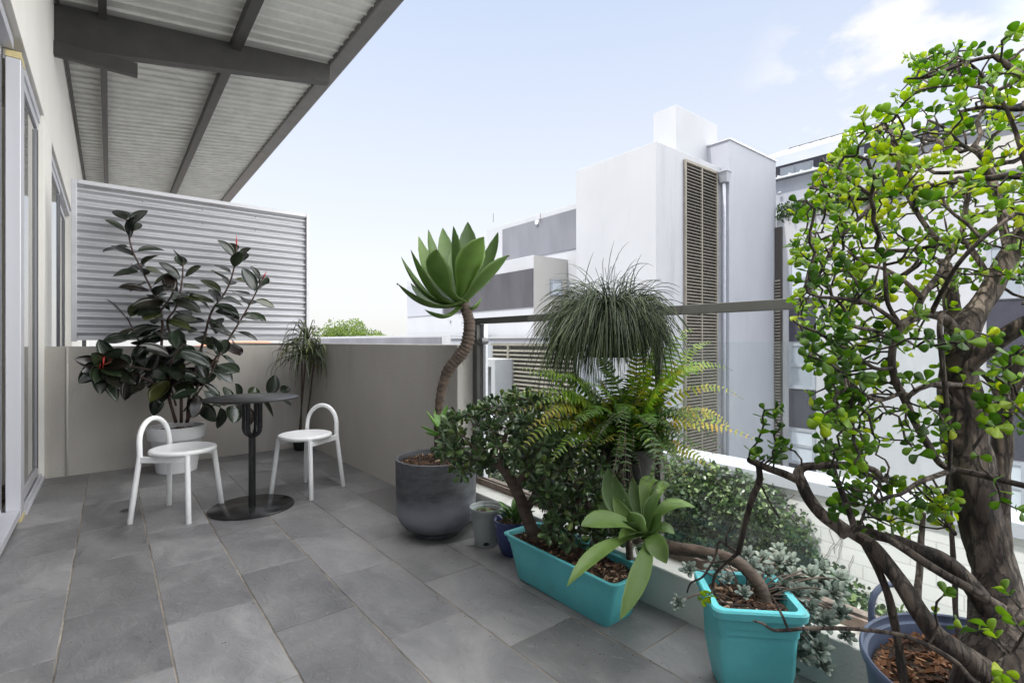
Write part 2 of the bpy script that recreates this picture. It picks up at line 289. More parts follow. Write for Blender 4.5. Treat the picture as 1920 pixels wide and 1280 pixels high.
def leaf(mb, p, d, n, L, W, prof='ellip', curl=0.0, fold=0.15, thick=0.0, var=.5, sub=1, tipcurl=0.0, twist=0.0, wave=0.0):
    d = V(d).normalized(); n = V(n); n = n - d*n.dot(d)
    if n.length < 1e-5: n = d.orthogonal()
    n.normalize(); s = d.cross(n)
    pr = PROF[prof]; cs = (-1,-.5,0,.5,1) if sub > 1 else (-1,0,1)
    top = []; bot = []; ph = random.random()*6
    if sub > 1:
        q = []
        for i in range(len(pr)-1):
            q.append(pr[i]); q.append(((pr[i][0]+pr[i+1][0])/2, (pr[i][1]+pr[i+1][1])/2 + (.03 if 0 < i < len(pr)-2 else 0)))
        q.append(pr[-1]); pr = q
    for (t, w) in pr:
        c = p + d*(L*t) + n*(curl*L*t*t + tipcurl*L*max(0, t-.6)**2*6)
        tw = twist*t; ss = s*math.cos(tw)+n*math.sin(tw); nn = n*math.cos(tw)-s*math.sin(tw)
        for x in cs:
            h = fold*W*w*abs(x)**1.5 + wave*W*math.sin(t*9+ph+ (1.5 if x>0 else 0))*abs(x)
            top.append(c + ss*(x*w*W*.5) + nn*h)
            if thick: bot.append(c + ss*(x*w*W*.5*.98) + nn*(h - thick*(1-abs(x)**2*.85)*min(1, .35+w)*(1-.6*t)))
    k = len(cs); m = len(pr); fs = [(i*k+j, i*k+j+1, (i+1)*k+j+1, (i+1)*k+j) for i in range(m-1) for j in range(k-1)]
    if not thick: mb.add(top, fs, var); return
    o = len(top); fs2 = [(a+o, d_+o, c_+o, b_+o) for (a,b_,c_,d_) in fs]
    for i in range(m-1):
        fs2.append((i*k, (i+1)*k, o+(i+1)*k, o+i*k)); fs2.append((i*k+k-1, o+i*k+k-1, o+(i+1)*k+k-1, (i+1)*k+k-1))
    fs2.append(tuple([(m-1)*k+j for j in range(k)] + [o+(m-1)*k+j for j in range(k-1,-1,-1)]))
    mb.add(top+bot, fs+fs2, var)
for nm_ in ('leaf_agave', 'leaf_agave_pale', 'leaf_rubber'):
    nt_ = M[nm_].node_tree; pb = nt_.nodes['Principled BSDF']; src = pb.inputs['Base Color'].links[0].from_socket; tc_ = N(nt_,'ShaderNodeTexCoord')
    nn_ = N(nt_,'ShaderNodeTexNoise', Scale=26.0, Detail=8.0, Roughness=.7); nt_.links.new(tc_.outputs['Object'], nn_.inputs['Vector']); rr_ = ramp(nt_, nn_.outputs['Fac'], [(.64,(0,0,0)),(.74,(.55,.55,.55))])
    mm_ = N(nt_,'ShaderNodeMix', data_type='RGBA'); nt_.links.new(rr_.outputs[0], mm_.inputs[0]); nt_.links.new(src, mm_.inputs[6]); mm_.inputs[7].default_value = (.20,.17,.08,1) if 'agave' in nm_ else (.06,.07,.05,1); nt_.links.new(mm_.outputs[2], pb.inputs['Base Color'])
def rv(s=1.0): return V((random.uniform(-s,s), random.uniform(-s,s), random.uniform(-s,s)))
def rdir():
    while True:
        q = rv()
        if .05 < q.length < 1: return q.normalized()
def chips(mb, c, rx, ry, n, size, z, rot=0, mask=None):
    for _ in range(n):
        a = random.uniform(0, 6.283); r = math.sqrt(random.random())
        if mask == 'rect': x, y = random.uniform(-rx, rx), random.uniform(-ry, ry)
        else: x, y = rx*r*math.cos(a), ry*r*math.sin(a)
        x, y = x*math.cos(rot)-y*math.sin(rot), x*math.sin(rot)+y*math.cos(rot)
        L = size*random.uniform(.4, 1.6); W = L*random.uniform(.25,.6); h = L*random.uniform(.08,.2)
        m = Matrix.Rotation(random.uniform(0,6.28),3,'Z') @ Matrix.Rotation(random.gauss(0,.4),3,'X') @ Matrix.Rotation(random.gauss(0,.35),3,'Y')
        q = [m @ V((sx*L/2*random.uniform(.6,1), sy*W/2*random.uniform(.6,1), sz*h/2)) + V((c[0]+x, c[1]+y, z+random.uniform(0,.5)*size*.5)) for sz in (-1,1) for (sx,sy) in ((-1,-1),(1,-1),(1,1),(-1,1))]
        mb.hexa(q[:4], q[4:], random.random()**1.3)
def colonize(nodes, att, step, infl, kill, iters=60, jitter=.25, up=0.0):
    """nodes: list of [pos, parent]; grows towards the attractors"""
    alive = list(att)
    for it in range(iters):
        if not alive: break
        kd = kdtree.KDTree(len(nodes))
        for i, nd in enumerate(nodes): kd.insert(nd[0], i)
        kd.balance(); pull = {}; nxt = []
        for a in alive:
            co, i, dist = kd.find(a)
            if dist < kill: continue
            nxt.append(a)
            if dist < infl: pull.setdefault(i, V((0,0,0))); pull[i] += (a-co).normalized()
        alive = nxt
        if not pull: break
        for i, d in pull.items():
            if d.length < 1e-4: continue
            d = (d.normalized() + rdir()*jitter + V((0,0,up))).normalized(); q = nodes[i][0] + d*step
            _, j, dd = kd.find(q)
            if dd < step*.45: continue
            nodes.append([q, i])
    return nodes
def skeleton(nodes, nbase, tip_r, exp=2.3, rmax=None):
    ch = [[] for _ in nodes]
    for i, nd in enumerate(nodes):
        if nd[1] is not None and nd[1] >= 0: ch[nd[1]].append(i)
    acc = [0.0]*len(nodes); cnt = [0]*len(nodes)
    for i in range(len(nodes)-1, -1, -1):
        if not ch[i]: acc[i] = tip_r**exp; cnt[i] = 1
        else: acc[i] = sum(acc[c] for c in ch[i]); cnt[i] = 1+max(cnt[c] for c in ch[i])
    rad = [a**(1/exp) for a in acc]
    if rmax: rad = [min(r, rmax) for r in rad]
    return ch, rad, cnt
def twigs(mb, nodes, ch, rad, nbase, sides=5, var=.5):
    for i in range(len(nodes)):
        for c in ch[i]:
            if c < nbase: continue
            # start a chain at every child that is not the continuation of its parent
            if i >= nbase and ch[i][0] == c: continue
            pts = [nodes[i][0]]; rr = [rad[c]]; k = c
            while True:
                pts.append(nodes[k][0]); rr.append(rad[k])
                if not ch[k]: break
                k = ch[k][0]
            rr[-1] *= .6
            mb.tube(pts, rr, sides, True, var)
def inpoly(u, v, poly):
    c = False; j = len(poly)-1
    for i in range(len(poly)):
        (x1,y1),(x2,y2) = poly[i], poly[j]
        if (y1 > v) != (y2 > v) and u < (x2-x1)*(v-y1)/(y2-y1)+x1: c = not c
        j = i
    return c
exec_parts = []
# ================================================================== SETTING
m = MB(); m.add([(-400,-400,-6.2),(500,-400,-6.2),(500,700,-6.2),(-400,700,-6.2)], [(0,1,2,3)]); structure(m.build('ground', 'ground'))
# deck: slate tiles in running bond on a grout bed
m = MB(); TX, TY = .327, .66; x0 = .504 - 4*TX
for ci in range(0, 9):
    xa = x0 + ci*TX - 0.0; xb = xa + TX
    ph = .48 + (.33 if (ci % 2 == 0) else 0)
    for cj in range(-6, 22):
        ya = ph + cj*TY; yb = ya + TY; g = .0014 + random.random()*.0009
        if xa >= 1.81 or xb < -.46: continue
        X1, X2 = max(xa+g*1.5, -.47), min(xb-g*1.5, 1.808); Y1, Y2 = ya+g, yb-g
        if X2-X1 < .01: continue
        dz = random.uniform(-.0007,.0007); e = .0025
        b4 = [(X1,Y1,fz(Y1)+dz-.008),(X2,Y1,fz(Y1)+dz-.008),(X2,Y2,fz(Y2)+dz-.008),(X1,Y2,fz(Y2)+dz-.008)]
        m4 = [(X1,Y1,fz(Y1)+dz-.0015),(X2,Y1,fz(Y1)+dz-.0015),(X2,Y2,fz(Y2)+dz-.0015),(X1,Y2,fz(Y2)+dz-.0015)]
        t4 = [(X1+e,Y1+e,fz(Y1)+dz),(X2-e,Y1+e,fz(Y1)+dz),(X2-e,Y2-e,fz(Y2)+dz),(X1+e,Y2-e,fz(Y2)+dz)]
        va = random.random()
        m.add(b4+m4+t4, [(0,1,5,4),(1,2,6,5),(2,3,7,6),(3,0,4,7),(4,5,9,8),(5,6,10,9),(6,7,11,10),(7,4,8,11),(8,9,10,11)], va)
structure(m.build('deck_floor', 'slate'))
m = MB(); m.add([(-.8,-3.6,fz(-3.6)-.003),(1.82,-3.6,fz(-3.6)-.003),(1.82,15,fz(15)-.003),(-.8,15,fz(15)-.003),(-.8,-3.6,-.6),(1.82,-3.6,-.6),(1.82,15,-.6),(-.8,15,-.6)],
   [(0,1,2,3),(7,6,5,4),(0,4,5,1),(1,5,6,2),(2,6,7,3),(3,7,4,0)]); structure(m.build('deck_grout', 'grout'))
m = MB(); m.box(2.03, 6.0, -6, 12, -2.0, -1.6); structure(m.build('garden_bed', 'ground'))
# floor drain
g = onX(0,0,-1)
dt = thing('floor_drain', 'small grey slotted floor drain in the slate deck beside the left chair', 'drain', (.10, 4.43, fz(4.43)))
m = MB(); m.lathe([(.052,.0),(.052,.003),(.048,.004)], 32, dt.location); m.build('rim', 'alu_dark', dt, smooth=True, angle=30)
m = MB()
for i in range(7):
    y = -.036 + i*.012; w = math.sqrt(max(.0001,.043**2-y*y)); m.box(.10-w, .10+w, 4.43+y-.0032, 4.43+y+.0032, fz(4.43)+.0045, fz(4.43)+.0056)
m.build('slot', 'louvre_back', dt)
# ================================================================== OWN BALCONY: walls
YB = 6.05; ZW = 1.055
w = thing('boundary_wall', 'low rendered grey-beige wall across the far end of the balcony under the corrugated screen', 'wall', (.7, YB, -.1))
m = MB(); m.box(-.46, 1.808, YB, YB+.15, -1.0, ZW); m.build('wall', 'render_grey', w, bevel=.004)
m = MB(); m.tube([(-.30,YB-.012,fz(YB)+.02),(-.30,YB-.012,ZW-.01)], .009, 8); m.build('conduit', 'render_cream', w, smooth=True)
w = thing('side_parapet', 'solid rendered parapet along the right edge of the balcony behind the dark round pot', 'wall', (1.88, 4.4, -.1))
m = MB(); m.box(1.81, 1.95, 2.86, 12.0, -6.2, 1.078); m.build('wall', 'render_grey', w, bevel=.006)
w = thing('kerb', 'low pale concrete kerb carrying the glass balustrade along the right edge', 'kerb', (1.92, 0, 0))
m = MB(); m.box(1.81, 2.05, -3.6, 2.858, -6.2, .150); m.build('upstand', 'kerb', w, bevel=.006)
m = MB(); m.box(1.925, 1.938, -3.6, 2.8, .153, .19); m.box(1.962, 1.975, -3.6, 2.8, .153, .19); m.box(2.0, 2.04, -3.6, 2.8, .153, .172); m.build('glass_channel', 'rust', w, bevel=.001)
# balustrade
b = thing('glass_balustrade', 'frameless glass balustrade with a dark green-grey top rail on the kerb', 'balustrade', (1.95, 1, .15))
m = MB(); m.box(1.928, 1.972, .70, 2.845, 1.217, 1.256); m.build('top_rail', 'rail', b, bevel=.002)
m = MB(); m.box(1.925, 1.96, 2.80, 2.848, .152, 1.216); m.build('end_post', 'rail', b, bevel=.002)
m = MB(); m.box(1.965, 2.0, 2.775, 2.81, .152, 1.216); m.build('wall_channel', 'alu', b, bevel=.002)
m = MB(); m.box(1.938, 1.962, 1.365, 1.395, .152, 1.216); m.build('mullion', 'rail', b, bevel=.002)
for (ya, yb) in ((1.405, 2.77), (-.55, 1.355), (-3.5, -.58)):
    m = MB(); m.box(1.945, 1.955, ya, yb, .16, 1.098); m.build('glass_pane', 'glass', b)
m = MB(); m.tube([(1.925,2.755,1.102),(1.975,2.755,1.102)], .022, 20); m.box(1.94,1.96,2.745,2.765,.5,1.08); m.build('glass_clamp', 'alu_dark', b, smooth=True, angle=30)
# corrugated screen
s = thing('corrugated_screen', 'corrugated zinc privacy screen in a metal frame above the far wall', 'screen', (.77, YB+.05, ZW))
m = MB(); xa, xb, za, zb = -.235, 1.785, 1.15, 2.535; n = 19*10; vs = []
for i in range(n+1):
    z = za+(zb-za)*i/n; y = YB+.055+.0135*math.cos(2*math.pi*19*i/n)
    vs += [(xa,y,z),(xb,y,z)]
m.add(vs, [(2*i,2*i+1,2*i+3,2*i+2) for i in range(n)]); m.build('corrugated_sheet', 'zinc', s, smooth=True)
m = MB(); m.box(-.275,-.235,YB+.02,YB+.085,1.10,2.575); m.build('frame_post', 'zinc', s, bevel=.002)
m = MB(); m.box(1.785,1.815,YB+.02,YB+.085,1.10,2.575); m.build('frame_post', 'zinc', s, bevel=.002)
m = MB(); m.box(-.233,1.783,YB+.02,YB+.085,2.54,2.578); m.build('top_channel', 'zinc', s, bevel=.002)
m = MB(); m.box(-.233,1.783,YB+.02,YB+.085,1.112,1.150); m.build('bottom_channel', 'zinc', s, bevel=.002)
for x in (.75, 1.25, .25):
    for z in (2.535-(zb-za)/19*1, 2.535-(zb-za)/19*3):
        m = MB(); m.lathe([(0,0),(.006,.0),(.006,.004),(0,.006)], 10); o = m.build('screw', 'alu_dark', None, smooth=True); o.parent = s; o.location = V((x, YB+.045, z)) - s.location; o.rotation_euler = (R(90),0,0)
for x in (-.2, 1.7):
    m = MB(); m.box(x,x+.03,YB+.03,YB+.07,ZW,1.111); m.build('foot', 'alu_dark', s)
# facade
f = thing('apartment_facade', 'cream rendered apartment wall above the sliding doors on the left', 'building', (-.6, 4, 0))
m = MB(); m.box(-.75,-.45,-4,2.68,3.08,4.62); m.box(-.75,-.45,2.681,18,3.08,5.6); m.build('wall', 'facade', f, bevel=.004)
m = MB(); m.box(-.75,-.45,6.02,6.75,-.6,3.078); m.build('pier', 'facade', f, bevel=.004)
m = MB(); m.box(-.75,-.45,10.2,18,-.6,3.078); m.build('pier', 'facade', f, bevel=.004)
m = MB(); m.box(-4.0,-3.9,-4,18,-.6,3.2); m.box(-3.9,-.76,-4,18,3.2,3.3); m.box(-3.9,-.76,-4,18,-.7,-.6); m.build('inner_wall', 'render_cream', f)
# sliding doors
def door(name, label, ya, yb, xp, panes, post=False, zt=3.07):
    d = thing(name, label, 'door', (xp, (ya+yb)/2, fz(ya)))
    fr = MB(); fr.box(xp-.09, xp, ya, yb, zt-.07, zt); fr.build('head_frame', 'alu', d, bevel=.003)
    fr = MB(); fr.box(xp-.12, xp+.03, ya, yb, fz(ya)-.05, fz(yb)+.03); fr.box(xp-.005, xp+.012, ya, yb, fz(yb)+.03, fz(yb)+.055); fr.box(xp-.065, xp-.048, ya, yb, fz(yb)+.03, fz(yb)+.055); fr.build('sill_track', 'alu', d, bevel=.003)
    L = (yb-ya)/panes
    for i in range(panes):
        a, c = ya+i*L, ya+(i+1)*L; off = .012+.045*(i % 2)
        q = MB(); X = xp-off; zb_ = fz(yb)+.056
        q.box(X-.035, X, a+.002, a+.055, zb_, zt-.072); q.box(X-.035, X, c-.055, c-.002, zb_, zt-.072)
        q.box(X-.035, X, a+.056, c-.056, zb_, zb_+.075); q.box(X-.035, X, a+.056, c-.056, zt-.14, zt-.072)
        pf = q.build('sash', 'alu', d, bevel=.003)
        q = MB(); q.box(X-.022, X-.014, a+.056, c-.056, zb_+.076, zt-.141); q.build('pane', 'door_glass', pf)
        q = MB(); q.box(X+.0005, X+.004, c-.075, c-.057, zb_+.06, zt-.15); q.build('gasket', 'alu_dark', pf)
    return d
d1 = door('sliding_door', 'aluminium framed sliding glass door nearest the camera at the left edge', -2.6, 4.60, -.49, 4)
d2 = door('sliding_door', 'narrow far aluminium sliding door panel next to the pier and far wall', 4.785, 6.015, -.475, 1)
d3 = door('neighbour_door', 'pale framed glass door of the neighbouring flat seen beyond the corrugated screen', 6.76, 10.19, -.475, 2)
d2['group'] = 'sliding glass doors'; d1['group'] = 'sliding glass doors'
p = thing('door_post', 'tall grey aluminium door post with brass end caps between the two sliding doors', 'post', (-.49, 4.69, fz(4.7)))
m = MB(); m.box(-.53,-.457,4.605,4.78,fz(4.7)+.03,2.95); m.build('post', 'alu', p, bevel=.004)
for (z0, z1) in ((2.951, 2.995), (fz(4.7)-.01, fz(4.7)+.029)):
    m = MB(); m.box(-.532,-.455,4.603,4.782,z0,z1); m.build('end_cap', 'brass', p, bevel=.002)
# ================================================================== roof canopy
rf = thing('canopy_roof', 'ribbed metal canopy roof on dark steel beams over the balcony', 'roof', (1, 8, 4.7))
ZR = lambda x: 4.6 + .13*(x+.45)
m = MB(); Y0, Y1 = 2.7, 17.5; pitch = .195; prof = [(0,0),(.135,0),(.145,.028),(.160,.028),(.17,0)]
ys = []; y = Y0
while y < Y1:
    for (a, h) in prof: ys.append((y+a, h))
    y += pitch
vs = []; nx = 40
for k in range(nx+1):
    x = -.45 + (2.52+.45)*k/nx
    for (yy, h) in ys: vs.append((x, yy, ZR(x) + .03 - h + .0015*noise.noise(V((x*6, yy*3, 0)))))
n = len(ys); m.add(vs, [(k*n+i, (k+1)*n+i, (k+1)*n+i+1, k*n+i+1) for k in range(nx) for i in range(n-1)])
o = m.build('roof_sheet', 'roofsheet', rf)
sm = o.modifiers.new('solid', 'SOLIDIFY'); sm.thickness = .004; sm.offset = 1
def beamY(name, x, w, h, mat='steel_dark', ya=Y0, yb=Y1, dz=0.0):
    m = MB(); z = ZR(x)+dz; m.box(x-w/2, x+w/2, ya, yb, z-h, z); return m.build(name, mat, rf, bevel=.003)
beamY('purlin', -.06, .07, .10); beamY('purlin', 1.22, .11, .13); beamY('purlin', -.42, .03, .05)
gx = 2.50
m = MB(); m.box(gx-.11, gx+.10, Y0, Y1, ZR(gx)-.05, ZR(gx)+.12); m.build('gutter', 'gutter', rf, bevel=.02)
m = MB(); yb_ = 7.0
m.hexa([(-.449,yb_,4.13),(2.37,yb_,4.66),(2.37,yb_+.14,4.66),(-.449,yb_+.14,4.13)], [(-.449,yb_,ZR(-.449)-.02),(2.37,yb_,ZR(2.37)-.06),(2.37,yb_+.14,ZR(2.37)-.06),(-.449,yb_+.14,ZR(-.449)-.02)])
m.build('rafter', 'steel_dark', rf, bevel=.004)
m = MB(); m.box(-.448,.24,yb_-.08,yb_-.002,4.02,4.16); m.build('bracket', 'steel_dark', rf, bevel=.004)
# ================================================================== furniture
def make_chair():
    t = thing('stool_chair', 'chair', 'chair')
    hb, wb = .19, .185; r = .0165
    def legp(sx, sy): return V((sx*hb, sy*wb, 0)), V((sx*.155, sy*.145, .43))
    for sy in (-1, 1):
        a, b_ = legp(1, sy); m = MB(); m.tube([a+V((0,0,.0)), a+V((0,0,.004)), b_*.5+a*.5, b_], [.013,r,r,r], 14); m.build('leg', 'white_paint', t, smooth=True, angle=50)
    pts = []
    a, b_ = legp(-1, -1); pts += [a, a+V((0,0,.004)), a.lerp(b_,.5), b_]
    zt = .50; rr = .142
    for k in range(0, 17):
        th = math.pi*k/16; pts.append(V((-.160-.012*math.sin(th), -rr*math.cos(th), zt + rr*math.sin(th)*1.08)))
    a, b_ = legp(-1, 1); pts += [b_, a.lerp(b_,.5), a+V((0,0,.004)), a]
    m = MB(); m.tube(pts, [.013]+[r]*(len(pts)-2)+[.013], 14); m.build('hoop_backrest', 'white_paint', t, smooth=True, angle=50)
    for sy in (-1, 1):
        m = MB(); m.box(-.158,.155,sy*.145-.0125,sy*.145+.0125,.385,.424); m.build('seat_rail', 'white_paint', t, bevel=.003)
    m = MB(); m.lathe([(0,.425),(.18,.425),(.194,.432),(.198,.444),(.194,.455),(.183,.459),(.15,.456),(0,.452)], 64, (.035,0,0)); m.build('seat', 'white_paint', t, smooth=True, angle=60)
    return t
def place(o, x, y, ang): o.location = (x, y, fz(y)); o.rotation_euler = (0, 0, ang)
ch1 = make_chair(); ch1['label'] = 'white hoop-back stool chair left of the black table in front of the white plant pot'; ch1['group'] = 'white hoop-back chairs'
place(ch1, .364, 4.10, math.atan2(-.2,.25))
ch2 = ch1.copy(); col.objects.link(ch2)
for c in list(ch1.children):
    k = c.copy(); col.objects.link(k); k.parent = ch2
ch2['label'] = 'white hoop-back stool chair right of the black table near the side parapet'
place(ch2, 1.22, 4.105, math.atan2(-.18,-.27))
tx, ty = .785, 3.93; tz = fz(ty)
t = thing('bistro_table', 'round black metal bistro table on a flat disc base between the two white chairs', 'table', (tx, ty, tz))
m = MB(); m.lathe([(0,.766),(.295,.766),(.302,.769),(.302,.776),(.298,.779),(0,.779)], 96, (tx,ty,tz)); m.build('tabletop', 'table_top', t, smooth=True, angle=40)
m = MB(); m.lathe([(0,.001),(.268,.001),(.275,.004),(.275,.012),(.27,.016),(0,.017)], 96, (tx,ty,tz)); m.build('base_plate', 'black_metal', t, smooth=True, angle=40)
m = MB(); m.tube([(tx,ty,tz+.017),(tx,ty,tz+.50)], .0235, 24); m.build('column', 'black_metal', t, smooth=True, angle=40)
for ax in (0, 1):
    pts = []
    dx = V((Rt.x, Rt.y, 0)) if ax == 0 else V((Fw.x, Fw.y, 0))
    rr = .056
    pts.append(V((tx,ty,tz+.766)) - dx*rr)
    for k in range(0, 13):
        th = math.pi*k/12; pts.append(V((tx,ty,tz+.565)) - dx*(rr*math.cos(th)) - V((0,0,rr*math.sin(th)*1.0)))
    pts.append(V((tx,ty,tz+.766)) + dx*rr)
    m = MB(); m.tube(pts, .0165, 16); m.build('fork', 'black_metal', t, smooth=True, angle=50)
# ================================================================== pots
def pot_lathe(prof_out, thick, soil_z, c, potmat, parent, soilmat='soil', n=64, name='pot'):
    top = prof_out[-1]; inner = [(r-thick, z) for (r, z) in reversed(prof_out) if z > soil_z-.03 and r-thick > 0]
    zb_ = soil_z-.03; lo = [p for p in prof_out if p[1] <= zb_][-1]; hi = [p for p in prof_out if p[1] > zb_][0]
    inner.append((lo[0]+(hi[0]-lo[0])*(zb_-lo[1])/max(1e-6,hi[1]-lo[1])-thick, zb_))
    pr = [(0, prof_out[0][1])] + prof_out + [(top[0]-thick*.3, top[1]+.003), (top[0]-thick*.7, top[1]+.003)] + inner + [(0, inner[-1][1])]
    m = MB(); m.lathe(pr, n, c); m.build(name, potmat, parent, smooth=True, angle=45)
def soil_disc(r, z, c, parent, nchip=250, size=.02, mat='chip', bump=.012):
    m = MB(); rings = 10; vs = [(c[0],c[1],c[2]+z+bump)]
    for i in range(1, rings+1):
        for k in range(28):
            a = k/28*6.283; rr = r*i/rings
            vs.append((c[0]+rr*math.cos(a), c[1]+rr*math.sin(a), c[2]+z+bump*(1-i/rings)+ .008*noise.noise(V((rr*40*math.cos(a), rr*40*math.sin(a), 3)))))
    fs = [(0, 1+k, 1+(k+1)%28) for k in range(28)] + [(1+(i-1)*28+k, 1+i*28+k, 1+i*28+(k+1)%28, 1+(i-1)*28+(k+1)%28) for i in range(1, rings) for k in range(28)]
    m.add(vs, fs); s_ = m.build('soil', 'soil', parent, smooth=True)
    m = MB(); chips(m, (c[0],c[1]), r*.95, r*.95, nchip, size, c[2]+z+bump*.6); m.build('bark_chips', mat, s_)['kind'] = 'stuff'
def rloop(cx, cy, z, hx, hy, r, rot=0, k=6):
    pts = []
    for (sx, sy, a0) in ((1,1,0),(-1,1,90),(-1,-1,180),(1,-1,270)):
        for i in range(k+1):
            a = R(a0 + 90*i/k); x = sx*(hx-r)+r*math.cos(a); y = sy*(hy-r)+r*math.sin(a)
            pts.append(V((cx + x*math.cos(rot)-y*math.sin(rot), cy + x*math.sin(rot)+y*math.cos(rot), z)))
    return pts
def loft(m, loops, cap0=True, cap1=True, var=.5):
    n = len(loops[0]); vs = [p for l in loops for p in l]
    fs = [(i*n+k, i*n+(k+1)%n, (i+1)*n+(k+1)%n, (i+1)*n+k) for i in range(len(loops)-1) for k in range(n)]
    if cap0: fs.append(tuple(range(n-1,-1,-1)))
    if cap1: fs.append(tuple((len(loops)-1)*n+k for k in range(n)))
    m.add(vs, fs, var)
def bez(p0, p1, p2, t): return p0*((1-t)**2) + p1*(2*t*(1-t)) + p2*(t*t)
def bleaf(mb, p0, p1, p2, nref, W, prof='agave', fold=.2, thick=.006, var=.5, wave=0.0, twist=0.0, nseg=16):
    pr = PROF[prof]
    def wid(t):
        for i in range(len(pr)-1):
            if t <= pr[i+1][0]:
                a = (t-pr[i][0])/(pr[i+1][0]-pr[i][0]); a = a*a*(3-2*a)*.5+a*.5; return pr[i][1]+(pr[i+1][1]-pr[i][1])*a
        return pr[-1][1]
    cs = (-1,-.75,-.4,0,.4,.75,1); top = []; bot = []; ph = random.random()*6
    for i in range(nseg+1):
        t = (i/nseg)**.9; c = bez(p0,p1,p2,t); tg = ((p1-p0)*(1-t)+(p2-p1)*t).normalized()
        n = nref - tg*nref.dot(tg); n = n.normalized() if n.length > 1e-5 else tg.orthogonal().normalized(); s = tg.cross(n)
        a = twist*t; s, n = s*math.cos(a)+n*math.sin(a), n*math.cos(a)-s*math.sin(a); w = wid(t)
        for x in cs:
            h = fold*W*w*abs(x)**1.6 + wave*W*math.sin(t*8+ph+(1.7 if x > 0 else 0))*x*x
            q = c + s*(x*w*W*.5) + n*h
            top.append(q); bot.append(q - n*(thick*(1-abs(x)**2.5)*(1.3-t)*(0.25+w)))
    k = len(cs); fs = [(i*k+j, i*k+j+1, (i+1)*k+j+1, (i+1)*k+j) for i in range(nseg) for j in range(k-1)]
    o = len(top); fs2 = [(a+o, d_+o, c_+o, b_+o) for (a,b_,c_,d_) in fs]
    for i in range(nseg):
        fs2 += [(i*k,(i+1)*k,o+(i+1)*k,o+i*k), (i*k+k-1,o+i*k+k-1,o+(i+1)*k+k-1,(i+1)*k+k-1)]
    mb.add(top+bot, fs+fs2, var)
# ---- white pot + rubber plant
px_, py_ = .49, 5.63; c = V((px_, py_, fz(py_)))
rp = thing('potted_rubber_plant', 'tall dark-leaved rubber plant in a white tapered pot against the far wall', 'potted plant', c)
pot_lathe([(.150,.0),(.160,.004),(.200,.30),(.205,.305),(.222,.306),(.228,.315),(.234,.405),(.234,.418)], .014, .36, c, 'pot_white', rp)
soil_disc(.215, .365, c, rp, 200, .025)
def stemtube(m, pxs, base_r, tip_r, k=5):
    pts = smoothpath([(at(u,v,t), 0.0) for (u,v,t) in pxs], k); n = len(pts)
    P = [p[0] for p in pts]; m.tube(P, [base_r+(tip_r-base_r)*i/(n-1) for i in range(n)], 8, True, wob=.12); return P
S = [ [(330,792,4.7),(312,726,4.66),(303,662,4.62),(304,600,4.62),(291,557,4.6),(268,510,4.6),(246,463,4.6),(237,408,4.6)],
      [(340,792,4.72),(338,701,4.72),(323,639,4.7),(314,602,4.68),(330,576,4.66),(341,530,4.64),(343,492,4.62)],
      [(350,792,4.7),(370,725,4.75),(397,682,4.8),(432,631,4.9),(467,573,4.95),(492,524,4.95)],
      [(352,790,4.72),(356,735,4.75),(381,640,4.85),(397,584,4.9),(424,545,4.95),(438,506,4.97),(444,462,5.0)],
      [(325,725,4.68),(300,700,4.6),(280,678,4.55),(256,631,4.5),(238,594,4.5)],
      [(330,760,4.7),(310,705,4.55),(264,690,4.35),(215,684,4.2),(192,686,4.12)],
      [(350,785,4.7),(390,762,4.75),(430,757,4.85),(480,752,4.95),(530,738,5.05)],
      [(345,770,4.66),(372,735,4.5),(395,700,4.45),(415,660,4.45)],
      [(335,740,4.66),(318,700,4.5),(328,665,4.45),(350,640,4.45)],
      [(325,745,4.66),(290,720,4.45),(252,700,4.35),(235,690,4.3)],
      [(300,585,4.6),(318,560,4.55),(326,545,4.5)]]
m = MB(); paths = []
for i, s in enumerate(S): paths.append(stemtube(m, s, .014 if i < 4 else .009, .0055))
m.build('stem', 'stem_red', rp, smooth=True)
m = MB()
for i, P in enumerate(paths):
    tot = sum((P[k+1]-P[k]).length for k in range(len(P)-1)); acc = 0; nxt = tot*(.28 if i < 4 else .35); ang = random.random()*6
    for k in range(len(P)-1):
        acc += (P[k+1]-P[k]).length
        while acc > nxt:
            d = (P[k+1]-P[k]).normalized(); f = nxt/tot; nxt += random.uniform(.032,.056)
            ang += 2.4; x = d.orthogonal().normalized(); y = d.cross(x); o = x*math.cos(ang)+y*math.sin(ang)
            up = .75 if f > .88 else (.25 if f > .6 else -.15)
            L = random.uniform(.19,.26)*(1 if f < .93 else .8); dr = (o + d*max(0,up) + V((0,0,up*.6+random.uniform(-.35,.1)))).normalized()
            b_ = P[k] + dr*.03
            if (b_+dr*L).y > 5.99: dr.y = min(dr.y, -.05); dr.normalize()
            nn = (V((0,0,.7)) + d*.5 - o*.2 + (C0-b_).normalized()*.75 + rv(.35))
            leaf(m, b_, dr, nn, L, L*random.uniform(.54,.66), 'ellip', curl=random.uniform(-.25,-.02), fold=random.uniform(.05,.2), thick=.002, var=random.random(), sub=2)
            m.tube([P[k], b_+dr*.005], [.003,.0022], 5, False, .4)
